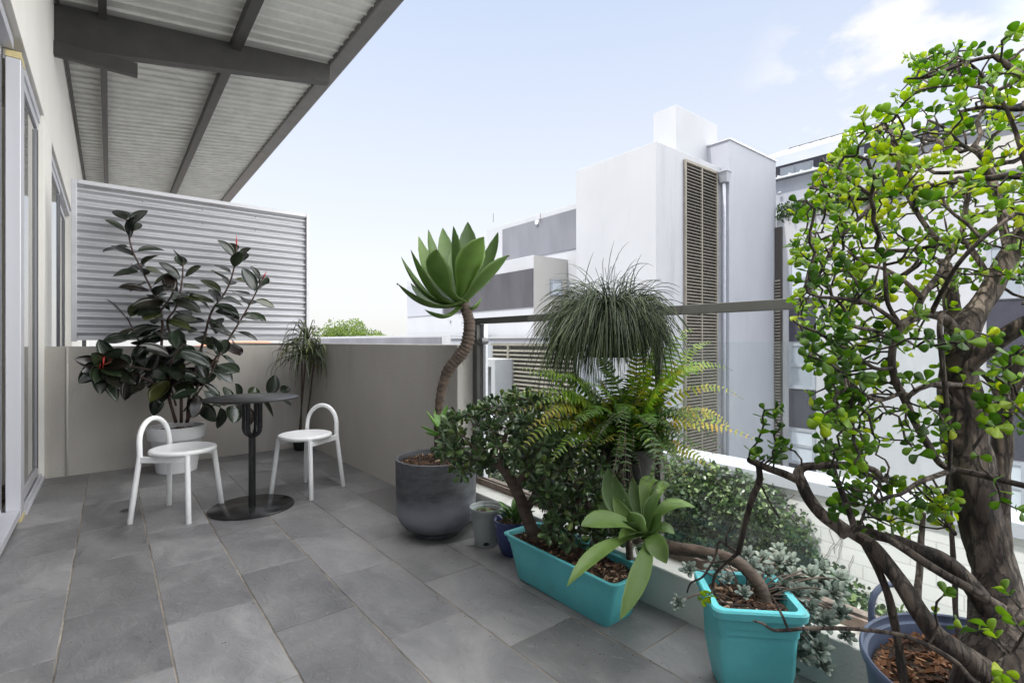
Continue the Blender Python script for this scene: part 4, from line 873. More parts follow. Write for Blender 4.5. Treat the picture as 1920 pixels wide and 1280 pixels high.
D = [ # main trunk and caudex
 [(1905,1390,1.05,95),(1895,1330,1.04,86),(1885,1245,1.05,72),(1876,1165,1.08,46),(1864,1080,1.12,36),(1845,1000,1.14,34),(1828,920,1.15,34),(1813,840,1.16,35),(1804,760,1.17,34),(1797,690,1.18,32),(1802,640,1.18,34),(1828,590,1.18,29),(1862,535,1.18,26),(1892,478,1.17,24),(1925,430,1.15,22),(1975,380,1.12,20)],
 [(1797,700,1.18,30),(1792,650,1.20,24),(1788,600,1.22,20),(1782,550,1.24,17),(1776,505,1.26,14),(1762,490,1.27,8)],
 [(1800,700,1.17,24),(1835,665,1.14,22),(1880,632,1.11,21),(1925,605,1.08,20),(1990,570,1.05,18)],
 [(1905,1260,1.2,28),(1890,1150,1.28,26),(1878,1050,1.32,25),(1872,950,1.34,24),(1876,860,1.35,23),(1882,780,1.35,21),(1895,710,1.34,19),(1930,650,1.3,16)],
 # low limbs from the caudex
 [(1850,1262,1.02,44),(1800,1225,1.02,38),(1757,1190,1.01,32),(1725,1150,1.02,27),(1692,1098,1.04,25),(1660,1055,1.06,24),(1630,1020,1.08,22),(1600,1000,1.10,19),(1582,992,1.10,16)],
 [(1852,1140,1.06,34),(1810,1085,1.06,27),(1770,1050,1.07,25),(1725,1030,1.08,22),(1680,1012,1.09,18),(1640,1003,1.10,15),(1600,1002,1.11,17)],
 [(1945,1180,.95,15),(1880,1140,.97,15),(1830,1110,.98,15),(1780,1082,1.0,15),(1735,1055,1.01,14.5),(1690,1025,1.03,13),(1650,1003,1.05,11),(1615,990,1.07,11),(1590,995,1.09,14),(1578,1003,1.1,12)],
 [(1702,1330,1.07,17),(1694,1272,1.04,15),(1688,1230,1.04,14),(1680,1180,1.05,13),(1665,1115,1.06,12),(1645,1065,1.07,11),(1618,1015,1.09,11)],
 [(1920,1330,.9,11),(1830,1280,.92,10),(1790,1240,.95,9),(1730,1205,.98,8),(1680,1188,1.0,7),(1600,1178,1.03,6.5),(1520,1177,1.06,6),(1480,1180,1.08,5.5),(1450,1180,1.1,5),(1430,1168,1.11,4.5),(1412,1163,1.12,3)],
 [(1478,1180,1.08,4.5),(1465,1150,1.09,4),(1448,1118,1.1,3)],
 # left limb with its forks
 [(1590,1000,1.10,16),(1568,982,1.11,14),(1540,962,1.12,12),(1518,935,1.14,11),(1503,905,1.15,11),(1497,888,1.16,10),(1507,876,1.16,8),(1540,873,1.15,7.5),(1600,873,1.13,7),(1640,882,1.12,6),(1655,900,1.12,5),(1664,889,1.12,4)],
 [(1502,903,1.15,9),(1470,888,1.17,8),(1440,878,1.18,7.5),(1410,864,1.2,7.5),(1404,861,1.2,6)],
 [(1422,872,1.19,6),(1424,900,1.2,6.5),(1410,935,1.22,6),(1400,970,1.24,5.5),(1392,1005,1.26,5),(1384,1036,1.28,6)],
 [(1384,1036,1.28,6),(1358,1058,1.3,5),(1342,1075,1.31,5),(1337,1098,1.32,4),(1345,1120,1.33,4),(1362,1130,1.33,4),(1395,1136,1.33,3.5),(1410,1130,1.33,2)],
 [(1384,1036,1.28,5),(1362,1022,1.29,4),(1348,1015,1.3,4),(1340,1045,1.31,4),(1318,1080,1.32,3.5),(1296,1092,1.33,3),(1288,1110,1.34,2.5)],
 [(1375,1046,1.28,4),(1345,1053,1.3,3),(1305,1050,1.32,2)],
 [(1362,1022,1.29,4),(1362,1005,1.29,3.5),(1372,985,1.29,2)],
 [(1425,905,1.2,3.5),(1440,935,1.18,3),(1462,972,1.17,2.5)],
 [(1604,1002,1.1,11),(1596,970,1.11,11),(1582,930,1.12,10),(1568,895,1.13,9),(1560,868,1.13,8)],
 [(1600,873,1.13,5),(1632,890,1.12,5),(1650,905,1.1,5),(1640,930,1.1,4.5),(1625,950,1.09,4),(1612,985,1.09,5)],
 # the inner front limb looping down from the fork
 [(1800,640,1.16,18),(1775,600,1.14,16),(1745,590,1.12,13),(1715,596,1.10,13),(1690,612,1.08,12),(1676,640,1.07,12),(1672,680,1.06,12),(1680,715,1.06,11.5),(1695,745,1.06,11.5),(1715,790,1.06,11),(1738,830,1.07,11),(1762,868,1.08,10),(1790,880,1.10,10)],
 [(1790,880,1.08,9),(1760,890,1.06,8),(1720,905,1.05,7),(1690,925,1.04,6.5),(1655,935,1.03,6),(1625,960,1.05,5)],
 [(1790,880,1.08,10),(1830,888,1.05,10),(1880,900,1.02,9.5),(1960,920,.98,9)],
 [(1790,1000,1.15,7),(1770,960,1.1,5),(1782,850,1.06,6),(1775,760,1.05,7),(1768,690,1.05,8),(1762,620,1.06,8),(1766,585,1.08,8)],
 [(1800,722,1.12,8),(1770,720,1.08,8),(1740,722,1.05,8),(1712,735,1.04,7),(1698,755,1.04,6)],
 [(1693,735,1.05,6),(1650,750,1.03,6),(1620,738,1.02,5.5),(1590,712,1.0,5),(1558,682,1.0,4.5),(1525,660,1.0,3.5)],
 [(1672,690,1.05,6),(1640,690,1.03,6),(1600,662,1.0,6),(1562,640,.99,5.5),(1530,622,.98,5),(1500,610,.97,4),(1486,600,.97,2.5)],
 [(1690,612,1.08,9),(1655,585,1.05,7),(1620,565,1.03,6.5),(1580,560,1.02,6),(1540,557,1.02,5),(1515,550,1.02,3)],
 [(1672,640,1.07,6),(1640,620,1.04,6),(1600,610,1.02,5.5),(1580,575,1.02,5),(1560,555,1.03,4)],
 # up into the crown
 [(1715,596,1.1,10),(1730,555,1.11,9.5),(1760,515,1.13,9),(1785,470,1.15,9),(1805,430,1.16,8.5),(1812,380,1.17,7.5),(1822,340,1.18,6)],
 [(1690,612,1.08,7),(1665,570,1.06,6.5),(1660,520,1.05,6),(1658,480,1.05,5)],
 [(1730,560,1.1,7),(1700,530,1.12,6.5),(1660,505,1.15,6),(1620,495,1.17,5),(1590,470,1.2,4)],
 [(1785,470,1.15,8),(1750,440,1.17,8),(1720,400,1.2,7.5),(1700,360,1.22,7),(1685,310,1.24,6),(1670,240,1.25,4)],
 [(1745,590,1.12,8),(1770,540,1.05,7.5),(1800,490,1.0,7),(1850,440,.97,7),(1905,400,.95,7)],
 [(1862,535,1.18,10),(1830,480,1.22,9),(1800,450,1.26,8),(1755,460,1.3,6.5),(1700,470,1.34,5)],
 [(1892,478,1.17,15),(1880,420,1.2,12),(1872,380,1.22,10),(1860,330,1.25,11),(1845,290,1.27,8)],
 [(1975,380,1.12,15),(1940,340,1.14,13),(1900,330,1.16,12),(1850,335,1.18,10),(1800,338,1.2,8),(1765,348,1.22,6)],
 [(1765,345,1.2,6),(1720,350,1.22,6),(1680,362,1.25,6),(1640,372,1.28,6),(1600,372,1.3,6),(1560,360,1.33,5),(1520,352,1.36,3)],
 [(1640,372,1.28,7),(1625,395,1.26,7),(1600,420,1.24,7),(1570,450,1.22,6.5),(1548,490,1.2,5.5),(1530,530,1.18,4)],
 [(1640,372,1.28,6),(1610,350,1.28,6),(1570,318,1.3,4.5),(1540,300,1.3,3)],
 [(1720,400,1.2,6),(1700,300,1.18,6),(1680,270,1.17,5),(1660,230,1.16,4)],
 [(1860,330,1.25,8),(1835,290,1.23,7),(1800,270,1.2,6.5),(1770,240,1.18,5),(1740,225,1.16,4)],
 [(2000,210,1.0,12),(1950,165,1.05,11),(1905,135,1.08,10),(1865,105,1.1,8)],
 [(1865,105,1.1,6),(1820,115,1.12,6),(1780,130,1.14,6),(1740,145,1.15,5),(1700,148,1.16,3)],
 [(1975,380,1.12,12),(1990,300,1.1,11),(1960,210,1.08,9),(1900,205,1.1,8),(1850,200,1.12,7),(1800,210,1.14,5)],
 [(1930,330,1.1,8),(1890,210,1.1,6),(1840,140,1.12,5),(1790,100,1.13,3)],
 [(1882,780,1.33,10),(1860,720,1.28,9),(1830,690,1.25,8)],
 [(2000,740,.9,9),(1940,700,.93,8),(1900,740,.95,7),(1860,790,.97,6),(1825,840,.98,5)],
 [(1960,760,.88,9),(1900,745,.9,8),(1860,760,.92,6)],
 [(1960,1230,.75,6),(1930,1180,.77,5),(1900,1220,.8,4),(1870,1240,.8,3)],
 # pale bare stems further back
 [(1740,1240,1.32,13),(1730,1190,1.36,12),(1720,1120,1.42,11),(1725,1060,1.46,10),(1728,1000,1.5,9),(1732,960,1.5,7)],
 [(1815,1255,1.25,10),(1802,1210,1.28,9),(1792,1150,1.32,8),(1790,1080,1.35,8),(1784,1000,1.35,7),(1780,930,1.35,6),(1775,860,1.3,5)]]
KEEP = {10:.95, 11:.85, 12:.9}
for i, L_ in enumerate(D):
    k = 1.0 if i == 0 else .70 if i in (1,2,3) else KEEP.get(i, .56)
    D[i] = [(u,v,t,r*(.66+.34*max(0,min(1,(v-560)/200)) if i == 0 else k)) for (u,v,t,r) in L_]
wood = MB(); nodes = []; limbs(wood, D, 6, 18, .2)
THIN = MB()
for L in D[8:]:
    P = smoothpath([(at(u,v,t), r*t/FPX) for (u,v,t,r) in L], 6)
    for (p, r) in P:
        if r < .010: nodes.append([p, None])
nb = len(nodes)
polyA = [(1492,385),(1520,345),(1560,300),(1600,235),(1640,205),(1700,180),(1690,125),(1745,95),(1780,70),(1840,95),(1880,70),(1960,40),(2050,40),(2080,400),(2060,560),(1960,560),(1850,520),(1800,480),(1790,560),(1750,600),(1700,590),(1640,640),(1600,640),(1540,610),(1500,560),(1480,520),(1500,450)]
polyB = [(1500,600),(1640,640),(1660,820),(1600,900),(1540,880),(1530,780),(1570,740),(1520,700),(1490,640)]
polyC = [(1830,640),(2000,560),(2050,900),(1930,840),(1860,800),(1830,760)]
polyD = [(1560,900),(1790,880),(1800,980),(1700,1000),(1640,1000),(1560,980)]
att = []
def sample(poly, n, t0, t1):
    us = [p[0] for p in poly]; vs_ = [p[1] for p in poly]; k = 0
    while k < n:
        u, v = random.uniform(min(us),max(us)), random.uniform(min(vs_),max(vs_))
        if not inpoly(u,v,poly): continue
        p = at(u,v,random.uniform(t0,t1)); k += 1
        if p.x < 1.9 or p.z > 1.2: att.append(p)
sample(polyA, 640, .95, 1.75); sample([(1478,385),(1560,295),(1640,205),(1690,120),(1740,100),(1720,300),(1600,650),(1490,600)], 110, 1.0, 1.6); sample(polyB, 110, .9, 1.35); sample(polyC, 60, .75, 1.2); sample(polyD, 60, .98, 1.25)
sample([(1685,640),(1795,640),(1790,860),(1720,860)], 36, .95, 1.2); sample([(1500,640),(1560,640),(1660,900),(1540,900)], 40, .95, 1.2)
for (u,v,t) in ((1450,770,1.15),(1460,800,1.15),(1440,775,1.16),(1470,830,1.15),(1420,850,1.18),(1372,985,1.28),(1345,1010,1.3),(1300,1045,1.33),(1290,1100,1.34),(1410,1135,1.33),(1320,1130,1.3),(1445,1118,1.1),(1460,1180,1.09),(1860,1240,.8),(1885,1200,.8),(1840,1190,.85),(1865,1290,.78),(1910,1170,.78),(1800,1180,.9),(1770,1110,1.0),(1905,980,.9),(1900,1110,.9)): att += [at(u,v,t), at(u+8,v-6,t-.02)]
colonize(nodes, att, .023, .26, .030, 50, .5, .01)
for nd in nodes:
    if nd[1] is None: nd[1] = -1
ch, rad, cnt = skeleton(nodes, nb, .0022, 2.5, .0055)
twigs(wood, nodes, ch, rad, nb, 6)
wood.build('trunk_and_branches', 'bark', pt, smooth=True)
m = MB()
def pairs(p, d, npair, var0):
    x = d.orthogonal().normalized(); y = d.cross(x); a0 = random.random()*3.14
    for j in range(npair):
        for s_ in (0, 1):
            if random.random() < .08: continue
            a = a0 + math.pi*s_ + j*1.57; o = x*math.cos(a)+y*math.sin(a); L = random.uniform(.015,.026)
            leaf(m, p + d*(.009*j), o + d*.45 + V((0,0,.25)), d + V((0,0,.5)) - o*.15 + rv(.3), L, L*random.uniform(.72,.92), 'obov', curl=random.uniform(-.1,.2), fold=.08, thick=.0018, var=min(.96,max(0,var0-.02+random.gauss(0,.22))))
for i in range(nb, len(nodes)):
    if cnt[i] > 8: continue
    if cnt[i] > 1 and random.random() < (.15 if cnt[i] < 5 else .5): continue
    p = nodes[i][0]; q = nodes[nodes[i][1]][0]; d = (p-q).normalized()
    pairs(p, d, random.choice((2,2,3,3)) if cnt[i] == 1 else 1, .46+.6*noise.noise(p*3.0))
m.build('foliage', 'leaf_port', pt, smooth=True)
m = MB()
for (cx, cy, n_, sp_) in ((1.45,2.35,60,.22),(1.40,1.6,90,.3),(1.38,.95,70,.25),(1.30,.5,60,.25),(.55,5.3,40,.3),(1.62,.55,60,.15),(.2,3.2,40,1.2),(.9,2.4,50,1.0)):
    for k in range(n_):
        x, y = random.gauss(cx,sp_*.6), random.gauss(cy,sp_)
        if not (-.4 < x < 1.79): continue
        L_ = random.uniform(.002,.006); m.hexa([(x,y,fz(y)+.0005),(x+L_,y+.001,fz(y)+.0005),(x+L_,y+L_*.7,fz(y)+.0005),(x-.001,y+L_*.6,fz(y)+.0005)],[(x+.0005,y+.0005,fz(y)+L_*.4),(x+L_*.8,y+.001,fz(y)+L_*.4),(x+L_*.7,y+L_*.6,fz(y)+L_*.35),(x,y+L_*.5,fz(y)+L_*.35)], random.random())
o = tag(m.build('soil_crumbs', 'chip'), 'scattered crumbs of soil and bark on the slate floor around the pots', 'debris'); o['kind'] = 'stuff'
# ================================================================== across: buildings
def louvre_panel(m, x0, x1, y0, y1, z0, z1, pitch, face):      # slats; face '-x' or '-y'
    n = int((z1-z0)/pitch)
    for i in range(n):
        z = z0+(i+.5)*pitch
        if face == '-y': m.hexa([(x0,y0-.05,z-pitch*.36),(x1,y0-.05,z-pitch*.36),(x1,y0+.03,z+pitch*.05),(x0,y0+.03,z+pitch*.05)], [(x0,y0-.05,z-pitch*.2),(x1,y0-.05,z-pitch*.2),(x1,y0+.03,z+pitch*.22),(x0,y0+.03,z+pitch*.22)])
        else: m.hexa([(x0-.05,y0,z-pitch*.36),(x0+.03,y0,z+pitch*.05),(x0+.03,y1,z+pitch*.05),(x0-.05,y1,z-pitch*.36)], [(x0-.05,y0,z-pitch*.2),(x0+.03,y0,z+pitch*.22),(x0+.03,y1,z+pitch*.22),(x0-.05,y1,z-pitch*.2)])
# tower
tw = thing('stair_tower', 'tall white rendered tower with a long strip of beige louvres and a rooftop box', 'building', (14, 10, -6))
X1, Yt, X2, Yb2 = 12.17, 8.71, 15.7, 8.43
zt = at(1228,265,14.4).z
m = MB(); m.box(X1,X2+.5,Yt,11.87,-6.2,zt); m.build('main_block', 'bwhite', tw, bevel=.01)
q0 = onY(1225,210,11.0); 
m = MB(); a = onX(1268,196,13.9); m.box(13.9, onY(1345,220,a.y).x, a.y, onX(1225,220,13.9).y, zt-.5, a.z); m.build('rooftop_box', 'bwhite', tw, bevel=.01)
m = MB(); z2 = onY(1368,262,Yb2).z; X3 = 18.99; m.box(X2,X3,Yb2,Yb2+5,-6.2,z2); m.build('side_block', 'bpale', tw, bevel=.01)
m = MB(); m.box(X2-.04,X3+.02,Yb2-.04,Yb2+5.04,z2+.002,z2+.05); m.build('roof_flashing', 'alu', tw)
la, lb = onY(1281,303,Yt), onY(1342,326,Yt); 
lf = MB(); lx0, lx1, lz1 = la.x, lb.x, la.z-.02
for (xa,xb) in ((lx0,lx0+.07),((lx0+lx1)/2-.03,(lx0+lx1)/2+.03),(lx1-.07,lx1)): lf.box(xa,xb,Yt-.08,Yt-.003,-5.5,lz1)
lf.box(lx0,lx1,Yt-.085,Yt-.003,lz1+.001,lz1+.08); lfo = lf.build('louvre_frame', 'louvre', tw)
m = MB(); m.box(lx0+.07,lx1-.07,Yt-.012,Yt-.004,-5.5,lz1); m.build('louvre_backing', 'louvre_back', lfo)
m = MB(); louvre_panel(m, lx0+.071,(lx0+lx1)/2-.031,Yt-.04,0,-5.5,lz1,.098,'-y'); louvre_panel(m,(lx0+lx1)/2+.031,lx1-.071,Yt-.04,0,-5.5,lz1,.098,'-y'); m.build('slats', 'louvre', lfo)
hp = onY(1357,318,Yb2-.1); dx_ = X2-.12
m = MB(); m.hexa([(dx_-.10,Yt-.30,hp.z-.28),(dx_+.06,Yt-.30,hp.z-.28),(dx_+.06,Yt-.08,hp.z-.28),(dx_-.10,Yt-.08,hp.z-.28)],[(dx_-.2,Yt-.36,hp.z+.02),(dx_+.10,Yt-.36,hp.z+.02),(dx_+.10,Yt-.02,hp.z+.02),(dx_-.2,Yt-.02,hp.z+.02)]); m.box(dx_-.22,dx_+.11,Yt-.38,Yt-.015,hp.z+.022,hp.z+.07); m.build('rain_head', 'bpale', tw, bevel=.005)
m = MB(); m.tube([(dx_-.02,Yt-.18,-6),(dx_-.02,Yt-.18,hp.z-.281)], .055, 12); m.build('downpipe', 'winframe', tw, smooth=True)
# right building
rb = thing('terrace_apartments', 'long white apartment block on the right with vertical window strips and a ribbed metal roof', 'building', (21, 3, -6))
Xr = 19.0; zr_ = onX(1500,402,Xr).z
m = MB(); m.box(Xr,Xr+6,-9,8.42,-6.2,zr_); m.build('lower_wall', 'bwhite', rb, bevel=.01)
Xu = 21.0; zu = onX(1480,335,Xu).z
m = MB(); m.box(Xu,Xu+5,-9,9.6,zr_+.002,zu); m.build('upper_wall', 'bwhite', rb, bevel=.01)
zb1 = onX(1480,385,Xu).z; m = MB(); m.box(Xu-.06,Xu-.003,-9,9.5,zu-1.05,zu); m.build('shade_band', 'bpale', rb)  # greyer strip stands for the shade on the wall top under the eave
m = MB(); m.box(Xu-.30,Xu-.062,-1.0,4.9,zr_+.6,zr_+1.6); m.build('balcony_recess', 'bcream', rb)
# clerestory + standing seam roof
m = MB(); m.box(Xu+.6,Xu+.8,-9,9.8,zu+.002,zu+.80); m.build('clerestory_wall', 'panel_dark', rb)
zc = zu+.1
for i in range(11):
    y = 9.5-i*1.7; m = MB(); m.box(Xu+.55,Xu+.598,y-1.35,y-.1,zc,zc+.58); fo = m.build('clerestory_frame', 'winframe', rb); m = MB(); m.box(Xu+.53,Xu+.548,y-1.28,y-.72,zc+.07,zc+.51); m.box(Xu+.53,Xu+.548,y-.66,y-.17,zc+.07,zc+.51); m.build('pane', 'window', fo)
def seamroof(name, xa, za, xb, zb, ya, yb, pitch=.42):
    m = MB(); m.hexa([(xa,ya,za),(xb,ya,zb),(xb,yb,zb),(xa,yb,za)],[(xa,ya,za+.06),(xb,ya,zb+.06),(xb,yb,zb+.06),(xa,yb,za+.06)])
    y = ya
    while y < yb:
        m.hexa([(xa,y,za+.061),(xb,y,zb+.061),(xb,y+.06,zb+.061),(xa,y+.06,za+.061)],[(xa,y,za+.12),(xb,y,zb+.12),(xb,y+.06,zb+.12),(xa,y+.06,za+.12)]); y += pitch
    m.build(name, 'roofmetal', rb)
seamroof('upper_roof', Xu-.1, zu+.95, Xu+2.6, zu+2.0, -9, 9.9)
seamroof('eave_roof', Xu-.35, zu+.003, Xu+.5, zu+.10, -9, 9.7)
m = MB(); m.box(Xu+2.55,Xu+2.75,-9,9.9,zu+2.02,zu+2.14); m.build('ridge_cap', 'alu_dark', rb)
m = MB(); m.tube([(Xu-.04-.1,9.1,zu-.52),(Xu-.22,9.1,zu-.56)], .06, 12); m.build('camera_dome', 'bwhite', rb, smooth=True)
# window strips on the long wall
def zX(v, u): return onX(u, v, Xr).z
def winstrip(ua, ub, rows):
    ya, yb = onX(ub,640,Xr).y, onX(ua,640,Xr).y
    for (kind, v0, v1) in rows:
        uc = (ua+ub)/2; z1, z0 = zX(v0,uc), zX(v1,uc)
        if kind == 'p': m = MB(); m.box(Xr-.03,Xr-.003,ya,yb,z0+.004,z1-.004); m.build('spandrel_panel', 'panel_dark', rb)
        else:
            m = MB(); w_ = .10; f0, f1 = Xr-.07, Xr-.003
            m.box(f0,f1,ya,ya+w_,z0,z1); m.box(f0,f1,yb-w_,yb,z0,z1); m.box(f0,f1,ya+w_,yb-w_,z0,z0+w_); m.box(f0,f1,ya+w_,yb-w_,z1-w_,z1)
            zm = z0+(z1-z0)*.48; m.box(f0,f1,ya+w_,yb-w_,zm,zm+.10); fo = m.build('window_frame', 'winframe', rb)
            m = MB(); m.box(Xr-.035,Xr-.005,ya+w_,yb-w_,z0+w_,zm); m.box(Xr-.035,Xr-.005,ya+w_,yb-w_,zm+.10,z1-w_); m.build('pane', 'window' if kind == 'w' else 'blind', fo)
winstrip(1480,1530,[('b',487,560),('p',560,640),('w',643,729),('p',730,802),('b',803,870),('p',872,940)])
winstrip(1850,1925,[('w',455,560),('p',562,690),('w',692,760),('p',762,860),('b',862,960)])
m = MB()
for (u,v) in ((1664,820),(1704,820),(1703,640),(1645,640)):
    p = onX(u,v,Xr)
    for k in range(5):
        w_ = .085*math.sqrt(max(.05,1-((k-2)/2.6)**2)); m.box(Xr-.03,Xr-.003,p.y-w_,p.y+w_,p.z+(k-2)*.036-.010,p.z+(k-2)*.036+.010)
m.build('wall_vent', 'winframe', rb)
m = MB(); p = onX(1452,560,Xr-.2); m.box(Xr-.14,Xr-.02,Yb2-.24,Yb2-.02,-6,zr_-.35); mo = m.build('recess_panel', 'louvre_back', rb)
m = MB(); louvre_panel(m, Xr-.16, 0, Yb2-.22, Yb2-.04, -6, onX(1452,520,Xr).z, .11, '-x'); m.build('recess_louvres', 'louvre', mo)
m = MB(); m.tube([(Xr-.07,7.15,zr_-1.5),(Xr-.07,7.15,zr_-.05)], .05, 10); m.build('downpipe', 'winframe', rb, smooth=True)
# planter greenery along the roof terrace
pg = thing('roof_planter_shrubs', 'dark green low shrubs growing along the top edge of the white wall by the tower', 'shrub', (Xr+.4, 7, zr_))
m = MB()
for k in range(2600):
    y = random.uniform(4.6,8.35); x = Xr+random.uniform(-.15,.7); h = .45+.25*noise.noise(V((y*1.3,x,0))); z = zr_+random.random()*h - (.12 if x < Xr else 0)
    if x < Xr: x = Xr-.12+random.random()*.1
    leaf(m, V((x,y,z)), rdir()+V((-.3,0,.4)), rdir(), random.uniform(.09,.17), .06, 'ellip', 0, .1, 0, random.random())
m.build('foliage', 'leaf_creeper', pg); m = MB()
for k in range(30): y = random.uniform(4.7,8.3); m.tube([(Xr+.3,y,zr_),(Xr+.3+random.uniform(-.3,.3),y+random.uniform(-.2,.2),zr_+.4)], .012, 5)
m.build('stem', 'twig', pg)
# left building: upper block, lower block, low wing
lb_ = thing('stepped_apartments', 'stepped white apartment block with dark grey panels left of the tower', 'building', (14, 16, -6))
zU = 5.80; m = MB(); m.box(12.4,20,11.95,onX(912,430,12.4).y,-6.2,zU); m.build('upper_block', 'bwhite', lb_, bevel=.01)
ya, yb = 11.96, onX(943,430,12.4).y; m = MB(); m.box(12.37,12.397,ya,yb,onX(1079,466,12.4).z,onX(1079,392,12.4).z); m.build('grey_panel', 'bgrey', lb_)
m = MB(); p = onX(1008,417,12.37); m.tube([(12.31,p.y,p.z),(12.368,p.y,p.z)], .085, 20); m.build('wall_lamp', 'pot_white', lb_, smooth=True, angle=40)
for u in (925,1013):
    p = onX(u,405,12.3); m = MB(); m.tube([(12.3,p.y,p.z-.25),(12.3,p.y,p.z+.1)], .012, 6); m.build('rod', 'alu_dark', lb_)
XA = 10.85; yA = 12.5; zA = onY(1001,478,yA).z
m = MB(); m.box(XA,12.39,yA,onX(763,530,XA).y,-6.2,zA); m.build('lower_block', 'bwhite', lb_, bevel=.01)
ycorner = yA
m = MB(); m.box(XA+.004,12.38,yA-.004,yA-.001,-6.2,zA-.002); m.build('end_wall', 'bcream', lb_)
zp1, zp0 = onX(1000,503,XA).z, onX(1000,575,XA).z
m = MB(); m.box(XA-.03,XA-.003,yA+.01,onX(832,560,XA).y,zp0,zp1); m.build('dark_panel', 'bdark', lb_)
m = MB(); m.box(XA-.028,XA-.003,onX(830,560,XA).y,onX(764,560,XA).y-.02,zp0,zp1+.15); m.build('pale_panel', 'bpale', lb_)
m = MB(); p = onX(845,602,XA); m.tube([(XA-.05,p.y,p.z),(XA-.003,p.y,p.z)], .05, 10); m.build('vent', 'winframe', lb_)
wa, wb = onY(1032,523,yA-.03), onY(1053,556,yA-.03)
m = MB(); m.box(wa.x,wb.x,yA-.06,yA-.005,wb.z,wa.z); fo = m.build('window_frame', 'winframe', lb_); m = MB(); m.box(wa.x+.07,wb.x-.07,yA-.07,yA-.061,wb.z+.06,wa.z-.08); m.build('pane', 'blind', fo)
m = MB(); p = onY(1074,490,yA); m.tube([(p.x,yA-.08,1.3),(p.x,yA-.08,p.z)], .04, 8); m.build('downpipe', 'alu_dark', lb_, smooth=True)
# low wing in front (roof parapets and louvres seen through the glass)
lw = thing('low_wing', 'low white wing with beige louvres seen through the left end of the glass balustrade', 'building', (10, 14, -6))
XL = 9.0; y1 = onX(845,630,XL).y
m = MB(); m.box(XL,XL+1.7,y1,34,-6.2,1.34); m.build('far_parapet', 'bwhite', lw, bevel=.01)
m = MB(); m.box(XL-.03,XL-.003,y1+.6,33.5,.2,1.25); m.build('grey_panel', 'bgrey', lw)
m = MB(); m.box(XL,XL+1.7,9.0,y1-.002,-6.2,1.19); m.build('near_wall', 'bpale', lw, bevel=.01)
m = MB(); m.box(XL-.05,XL+1.72,9.0,y1-.004,1.192,1.24); m.build('coping', 'bwhite', lw)
ya, yb = onX(1080,700,XL).y, onX(925,700,XL).y; zt_ = onX(960,648,XL).z
m = MB(); m.box(XL-.02,XL-.003,ya,yb,-3,zt_); mo = m.build('louvre_backing', 'louvre_back', lw)
m = MB(); ym = onX(957,700,XL).y
louvre_panel(m, XL-.05, 0, ya, ym-.04, -3, zt_-.05, .115, '-x'); louvre_panel(m, XL-.05, 0, ym+.04, yb, -3, zt_-.05, .115, '-x'); m.build('slats', 'louvre', mo)
m = MB(); m.box(XL-.10,XL-.021,ym-.04,ym+.04,-3,zt_); m.box(XL-.10,XL-.021,ya,yb,zt_+.001,zt_+.07); m.build('louvre_frame', 'louvre', lw)
# white box frame beside the louvres
ya, yb = onX(928,700,8.3).y, onX(906,700,8.3).y; za, zb = onX(915,757,8.3).z, onX(915,673,8.3).z
m = MB(); m.box(8.3,8.99,ya,ya+.18,za,zb); m.box(8.3,8.99,yb-.03,yb+.4,za,zb); m.box(8.3,8.99,ya+.181,yb-.031,zb-.22,zb); m.box(8.3,8.99,ya+.181,yb-.031,za,za+.2); m.box(8.7,8.99,ya+.181,yb-.031,za+.2,zb-.22); m.build('box_frame', 'bwhite', lw, bevel=.01)
# garden wall with coping
gw = thing('garden_wall', 'long white painted block wall with a pale coping beyond the glass', 'wall', (6, 2, -1.6))
zg = onX(1271,850,6.0).z
m = MB(); m.box(6.0,6.35,-8,10.4,-6.0,zg-.14); m.build('wall', 'block', gw)
m = MB(); m.box(5.93,6.42,-8,10.45,zg-.138,zg); m.build('coping', 'bpale', gw, bevel=.01)
m = MB(); m.box(5.90,6.45,-.6,.35,-2,zg-.16); m.build('pier', 'bwhite', gw, bevel=.008)
# creeper
cr = thing('wall_creeper', 'dense leafy green creeper spilling over the white garden wall', 'creeper', (5.8, 4, -1.6))
polyK = [(880,835),(930,850),(1240,842),(1300,858),(1400,880),(1450,905),(1490,930),(1525,980),(1540,1030),(1600,1075),(1640,1112),(1570,1125),(1480,1110),(1300,1075),(1000,1010),(880,900)]
m = MB(); k = 0; cs_ = []
while k < 24000:
    u = random.uniform(880,1640); v = random.uniform(835,1125)
    if not inpoly(u,v,polyK): continue
    p = onX(u,v,6.0)
    if p.z < -1.62: p = at(u,v,-2.68/((640-v)/FPX)) if v > 645 else p
    den = .7*noise.noise(V((p.y*2.2,p.z*2.2,7)))+.6*noise.noise(V((p.y*7,p.z*7,3)))
    edge = not inpoly(u+25,v-25,polyK) or not inpoly(u+30,v,polyK)
    if edge and random.random() < .55: continue
    if den < -.28 and random.random() < .7: continue
    bulge = .10+.45*max(0,noise.noise(V((p.y*1.1,p.z*1.6,1)))+.35)
    q = V((min(p.x,5.97)-random.random()*bulge, p.y, max(p.z,-1.58))) + rv(.03); q.x = min(q.x, 5.96)
    L = random.uniform(.035,.07); leaf(m, q, rdir()+V((-.5,0,-.2)), V((-.7,0,.8))+rv(.7), L, L*.75, 'ellip', -.1, .1, 0, min(1,max(0,.45+.6*den+random.gauss(0,.28)))); k += 1
m.build('foliage', 'leaf_creeper', cr); m = MB()
for k in range(60):
    y = random.uniform(2.2,8.5); P = [V((5.985,y,-1.6))]
    for j in range(10): P.append(P[-1]+V((random.uniform(-.01,.005), random.uniform(-.12,.12), .1))); P[-1].x = min(P[-1].x, 5.99)
    P = [p for p in P if p.z < zg-.15]; m.tube(P, .006, 5)
